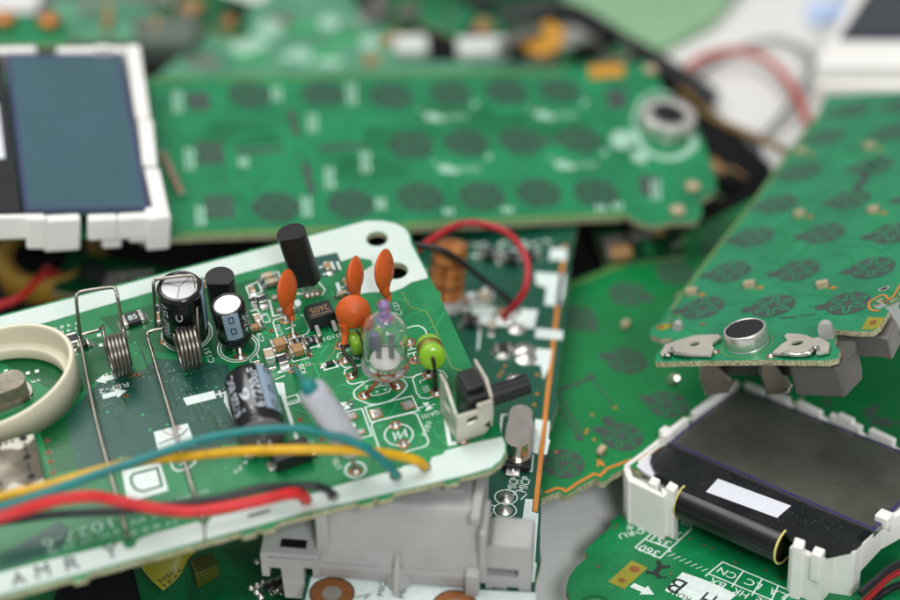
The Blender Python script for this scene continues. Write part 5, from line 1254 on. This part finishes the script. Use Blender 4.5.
PG = Frame('circuit_board', 640, 20, .9, (0, -.05, 1), 700, 10, 'pale translucent green board at the very top, left of the grey table', 'circuit board', 'circuit boards in the heap')
substrate(PG, [(548, 0), (600, 28), (652, 50), (668, 46), (715, 20), (760, -40), (600, -70), (530, -60)], .1, pm('mask_pale_far', '84ab84', .6, var=.1, scale=.5), M_EDGEG)
tag(MB().tube(catmull([world_at(676, 104, .8), world_at(682, 76, 1.0), world_at(704, 57, 1.1), world_at(740, 51, 1.1), world_at(770, 62, 1.2), world_at(790, 84, 1.2), world_at(803, 108, 1.2), world_at(808, 125, 1.1)], 8), .085, 14).build('cable', M_REDT), 'red cable arching over the pale table at the top right', 'cable', 'cables behind the boards')
tag(MB().tube(catmull([world_at(680, 90, 1.2), world_at(705, 113, 1.2), world_at(745, 133, 1.3), world_at(775, 146, 1.4), world_at(800, 160, 1.3)], 8), .08, 14).build('cable', pm('dull_amber', '7d6228', .45)), 'amber cable running to the left edge of the tilted keypad board', 'cable', 'cables behind the boards')
tag(MB().tube(catmull([world_at(760, 140, .8), world_at(790, 105, .9), world_at(812, 60, .95), world_at(770, 40, .85), world_at(700, 70, .8), world_at(680, 120, .8)], 8), .055, 12).build('cable', pm('grey_pvc', '6d716e', .5)), 'thin grey cable behind the red arching cable', 'cable', 'cables behind the boards')
FB = MB(); FB.plate([(0, 0), (1.5, .2), (1.4, 1.0), (.1, .8)], 0, .12)
o = FB.build('foil_pouch', M_BLUEF, None, bevel=.05); o.location = world_at(808, 26, .72); tag(o, 'pale blue film pouch on the table at the top right', 'pouch')
# third screen module, at the top right
LT = Frame('screen_module', 845, 60, 2.1, (-.2, .1, .95), 905, 55, 'screen module with dark glass at the far end of the tilted keypad board', 'screen module', 'screen modules in the heap')
q = [LT.p(838, 36), LT.p(960, 36), LT.p(1000, -60), LT.p(893, -60)]
lcd(LT, q, M_LCDD, M_PURPE)
mb = MB()
p0, p1 = LT.p(818, 62), LT.p(970, 66)
for (px, h0, h1) in (([(816, 66), (970, 66), (970, 40), (834, 40)], -.6, .03), ([(812, 70), (836, 40), (900, -60), (880, -60)], -.6, .05), ([(815, 84), (970, 88), (970, 66), (815, 66)], -.7, -.3)): block(LT, px, h0, h1, mb)
mb.build('frame', M_WHITEP, LT.root, bevel=.05, seg=3)
# board and parts behind the left screen
UL = Frame('circuit_board', 40, 30, 2.6, (0, 0, 1), 80, 30, 'green circuit board with orange coils, behind the blue grey screen', 'circuit board', 'circuit boards in the heap')
substrate(UL, [(-60, 45), (66, 45), (70, 30), (60, 16), (-60, 10)], .12, M_KEYG, M_EDGE)
for (u, v) in ((5, 24), (50, 26)): MB().lathe([(.1, 0), (.2, .02), (.22, .1), (.2, .2), (.1, .22)], at(UL.p(u, v)), 24).build('wound_coil', M_COIL, UL.root)
tag(MB().box((0, 0, .5), (1.8, .9, 1.0)).build('connector_block', M_GREYD, None, bevel=.12, seg=3), 'grey plastic connector block at the top, behind the left screen', 'connector'); bpy.data.objects['connector_block'].location = world_at(138, 30, .75)
tag(MB().box((0, 0, .4), (1.2, 1.0, .8)).build('relay_block', pm('grey_green_plastic', '59675c', .5), None, bevel=.12, seg=3), 'dark greenish plastic block at the top, right of the grey connector block', 'plastic block'); bpy.data.objects['relay_block'].location = world_at(172, 62, .9)
tag(MB().box((0, 0, .4), (1.6, 1.0, .8)).build('relay_block', pm('grey_green_plastic', '59675c', .5), None, bevel=.12, seg=3), 'dark greenish plastic block at the top left, behind the white frame of the screen', 'plastic block'); bpy.data.objects['relay_block.001'].location = world_at(84, 28, .9)
# made-up black blocks standing in for deep shade in the gaps of the heap
for (pts, z0, z1, lab) in (([(-120, 345), (420, 330), (640, 330), (775, 165), (720, 112), (640, 60), (230, 10), (-120, 10)], .3, 1.25, 'made-up black block under the heap, putting shade in the gaps behind the light green board'),
                           ([(290, 20), (560, 10), (600, -60), (290, -60)], .3, .95, 'made-up black block at the top, a stand-in for shade behind the far circuit boards')):
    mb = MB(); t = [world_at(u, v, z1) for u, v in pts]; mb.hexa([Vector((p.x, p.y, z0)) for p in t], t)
    tag(mb.build('black_block', M_CASE, None, bevel=.1), lab, 'plastic case', 'black plastic cases in the heap')

# ---- small scrap in the blurred distance: every bit a thing of its own


def scrap(u, v, z, w_, d_, ang, tilt_, mat, label, n=6):
    o = bpy.data.objects.new('scrap_board', None); col.objects.link(o); o.location = world_at(u, v, z); o.rotation_euler = (tilt_[0], tilt_[1], ang)
    tag(o, label, 'circuit board', 'scrap boards in the blurred distance')
    MB().plate(rough_edge([(-w_ / 2, -d_ / 2), (w_ / 2, -d_ / 2), (w_ / 2, d_ * .3), (w_ * .36, d_ / 2), (-w_ / 2, d_ / 2)]), -.1, 0, ms=1).build('substrate', [mat, M_EDGE], o)
    for k in range(n):
        MB().box((0, 0, .08), (rnd.uniform(.15, .6), rnd.uniform(.12, .4), rnd.uniform(.1, .3)), at((rnd.uniform(-.42, .42) * w_, rnd.uniform(-.4, .25) * d_, 0), rnd.choice((0, .3, 1.57)))).build(rnd.choice(('chip', 'connector')), rnd.choice((M_CHIP, M_TAN, M_GREYD, M_GREYD, M_MASKM, M_CASE, M_SOLDER)), o, bevel=.025)


scrap(112, 20, 1.7, 2.2, 1.4, .3, (.1, .15), M_PALEG, 'small pale green scrap board at the top left, above the white screen frame')
scrap(215, 10, 1.5, 2.0, 1.5, -.4, (-.1, .1), M_MASKM, 'small green scrap board at the top, left of the far pale board', 7)
scrap(395, 8, 1.4, 2.0, 1.2, .2, (.15, -.1), M_MASKM, 'small dark green scrap board at the top centre', 8)
scrap(462, 22, 1.3, 1.6, 1.0, -.3, (0, .2), M_KEYG, 'small green scrap board just above the right white connector', 5)
scrap(590, 52, 1.6, 1.3, .9, .4, (-.1, -.1), M_MASKM, 'small green scrap board at the top, beside the amber tape', 5)
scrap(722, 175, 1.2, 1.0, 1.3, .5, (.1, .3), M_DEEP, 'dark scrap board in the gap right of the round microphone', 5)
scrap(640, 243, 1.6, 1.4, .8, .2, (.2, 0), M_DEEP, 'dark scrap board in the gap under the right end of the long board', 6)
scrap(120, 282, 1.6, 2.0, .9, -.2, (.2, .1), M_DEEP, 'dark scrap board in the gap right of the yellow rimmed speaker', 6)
for u, v, r in ((245, 45, .35), (300, 55, .28), (275, 22, .3), (330, 62, .22), (205, 62, .25)):
    mb = MB().flat([RA.p(u, v) + Vector((r * rnd.uniform(.6, 1.6) * math.cos(a), r * rnd.uniform(.5, 1.1) * math.sin(a), 0)) for a in [k * 2 * math.pi / 11 for k in range(11)]], .005)
    mb.build('stain', rnd.choice((M_GREYD, M_MASKM, M_SILKF)), RA.root)
tag(MB().lathe([(.2, 0), (.26, .05), (.26, .5), (.2, .55)], Matrix.Translation(world_at(731, 150, .9)) @ Matrix.Rotation(1.2, 4, 'Y'), 20).build('capacitor', pm('lavender_sleeve', '8d8a99', .4)), 'grey lavender capacitor lying in the gap right of the round microphone', 'capacitor')

# ---- printing and copper are surface patterns: fold them into the board they are printed on
PATTERN = {'bare_region', 'copper_pour', 'traces', 'white_strip', 'silkscreen', 'silkscreen_cutout', 'pen_marks', 'vias', 'carbon_links', 'ring_pads', 'bare_pads', 'test_points', 'test_point', 'marker_scribble', 'stain', 'perforation', 'solder_film'}


def fold(base, others):
    mats = [m for m in base.data.materials]; V = []; Fc = []; mi = []; sm = []
    for o in [base] + others:
        off = len(V); M = Matrix() if o is base else o.matrix_basis
        V += [M @ v.co for v in o.data.vertices]
        mp = []
        for m in o.data.materials:
            if m not in mats: mats.append(m)
            mp.append(mats.index(m))
        for p in o.data.polygons: Fc.append([i + off for i in p.vertices]); mi.append(mp[p.material_index]); sm.append(p.use_smooth)
    me = bpy.data.meshes.new(base.name); me.from_pydata(V, [], Fc)
    for i, p in enumerate(me.polygons): p.material_index = mi[i]; p.use_smooth = sm[i]
    for m in mats: me.materials.append(m)
    base.data = me
    for o in others: bpy.data.objects.remove(o)


kids = {}
for o in list(bpy.data.objects):
    if o.parent: kids.setdefault(o.parent.name, []).append(o)
for r, ch in kids.items():
    base = [o for o in ch if o.name.split('.')[0] == 'substrate']
    ot = [o for o in ch if o.name.split('.')[0] in PATTERN]
    if base and ot: fold(base[0], ot)
    elif ot and bpy.data.objects[r].type == 'MESH':
        b = bpy.data.objects[r]; b.modifiers.clear()
        fold(b, ot)
for o in bpy.data.objects:
    if 'label' in o and len(o['label'].split()) > 16: print('LONG', o.name, len(o['label'].split()), o['label'])
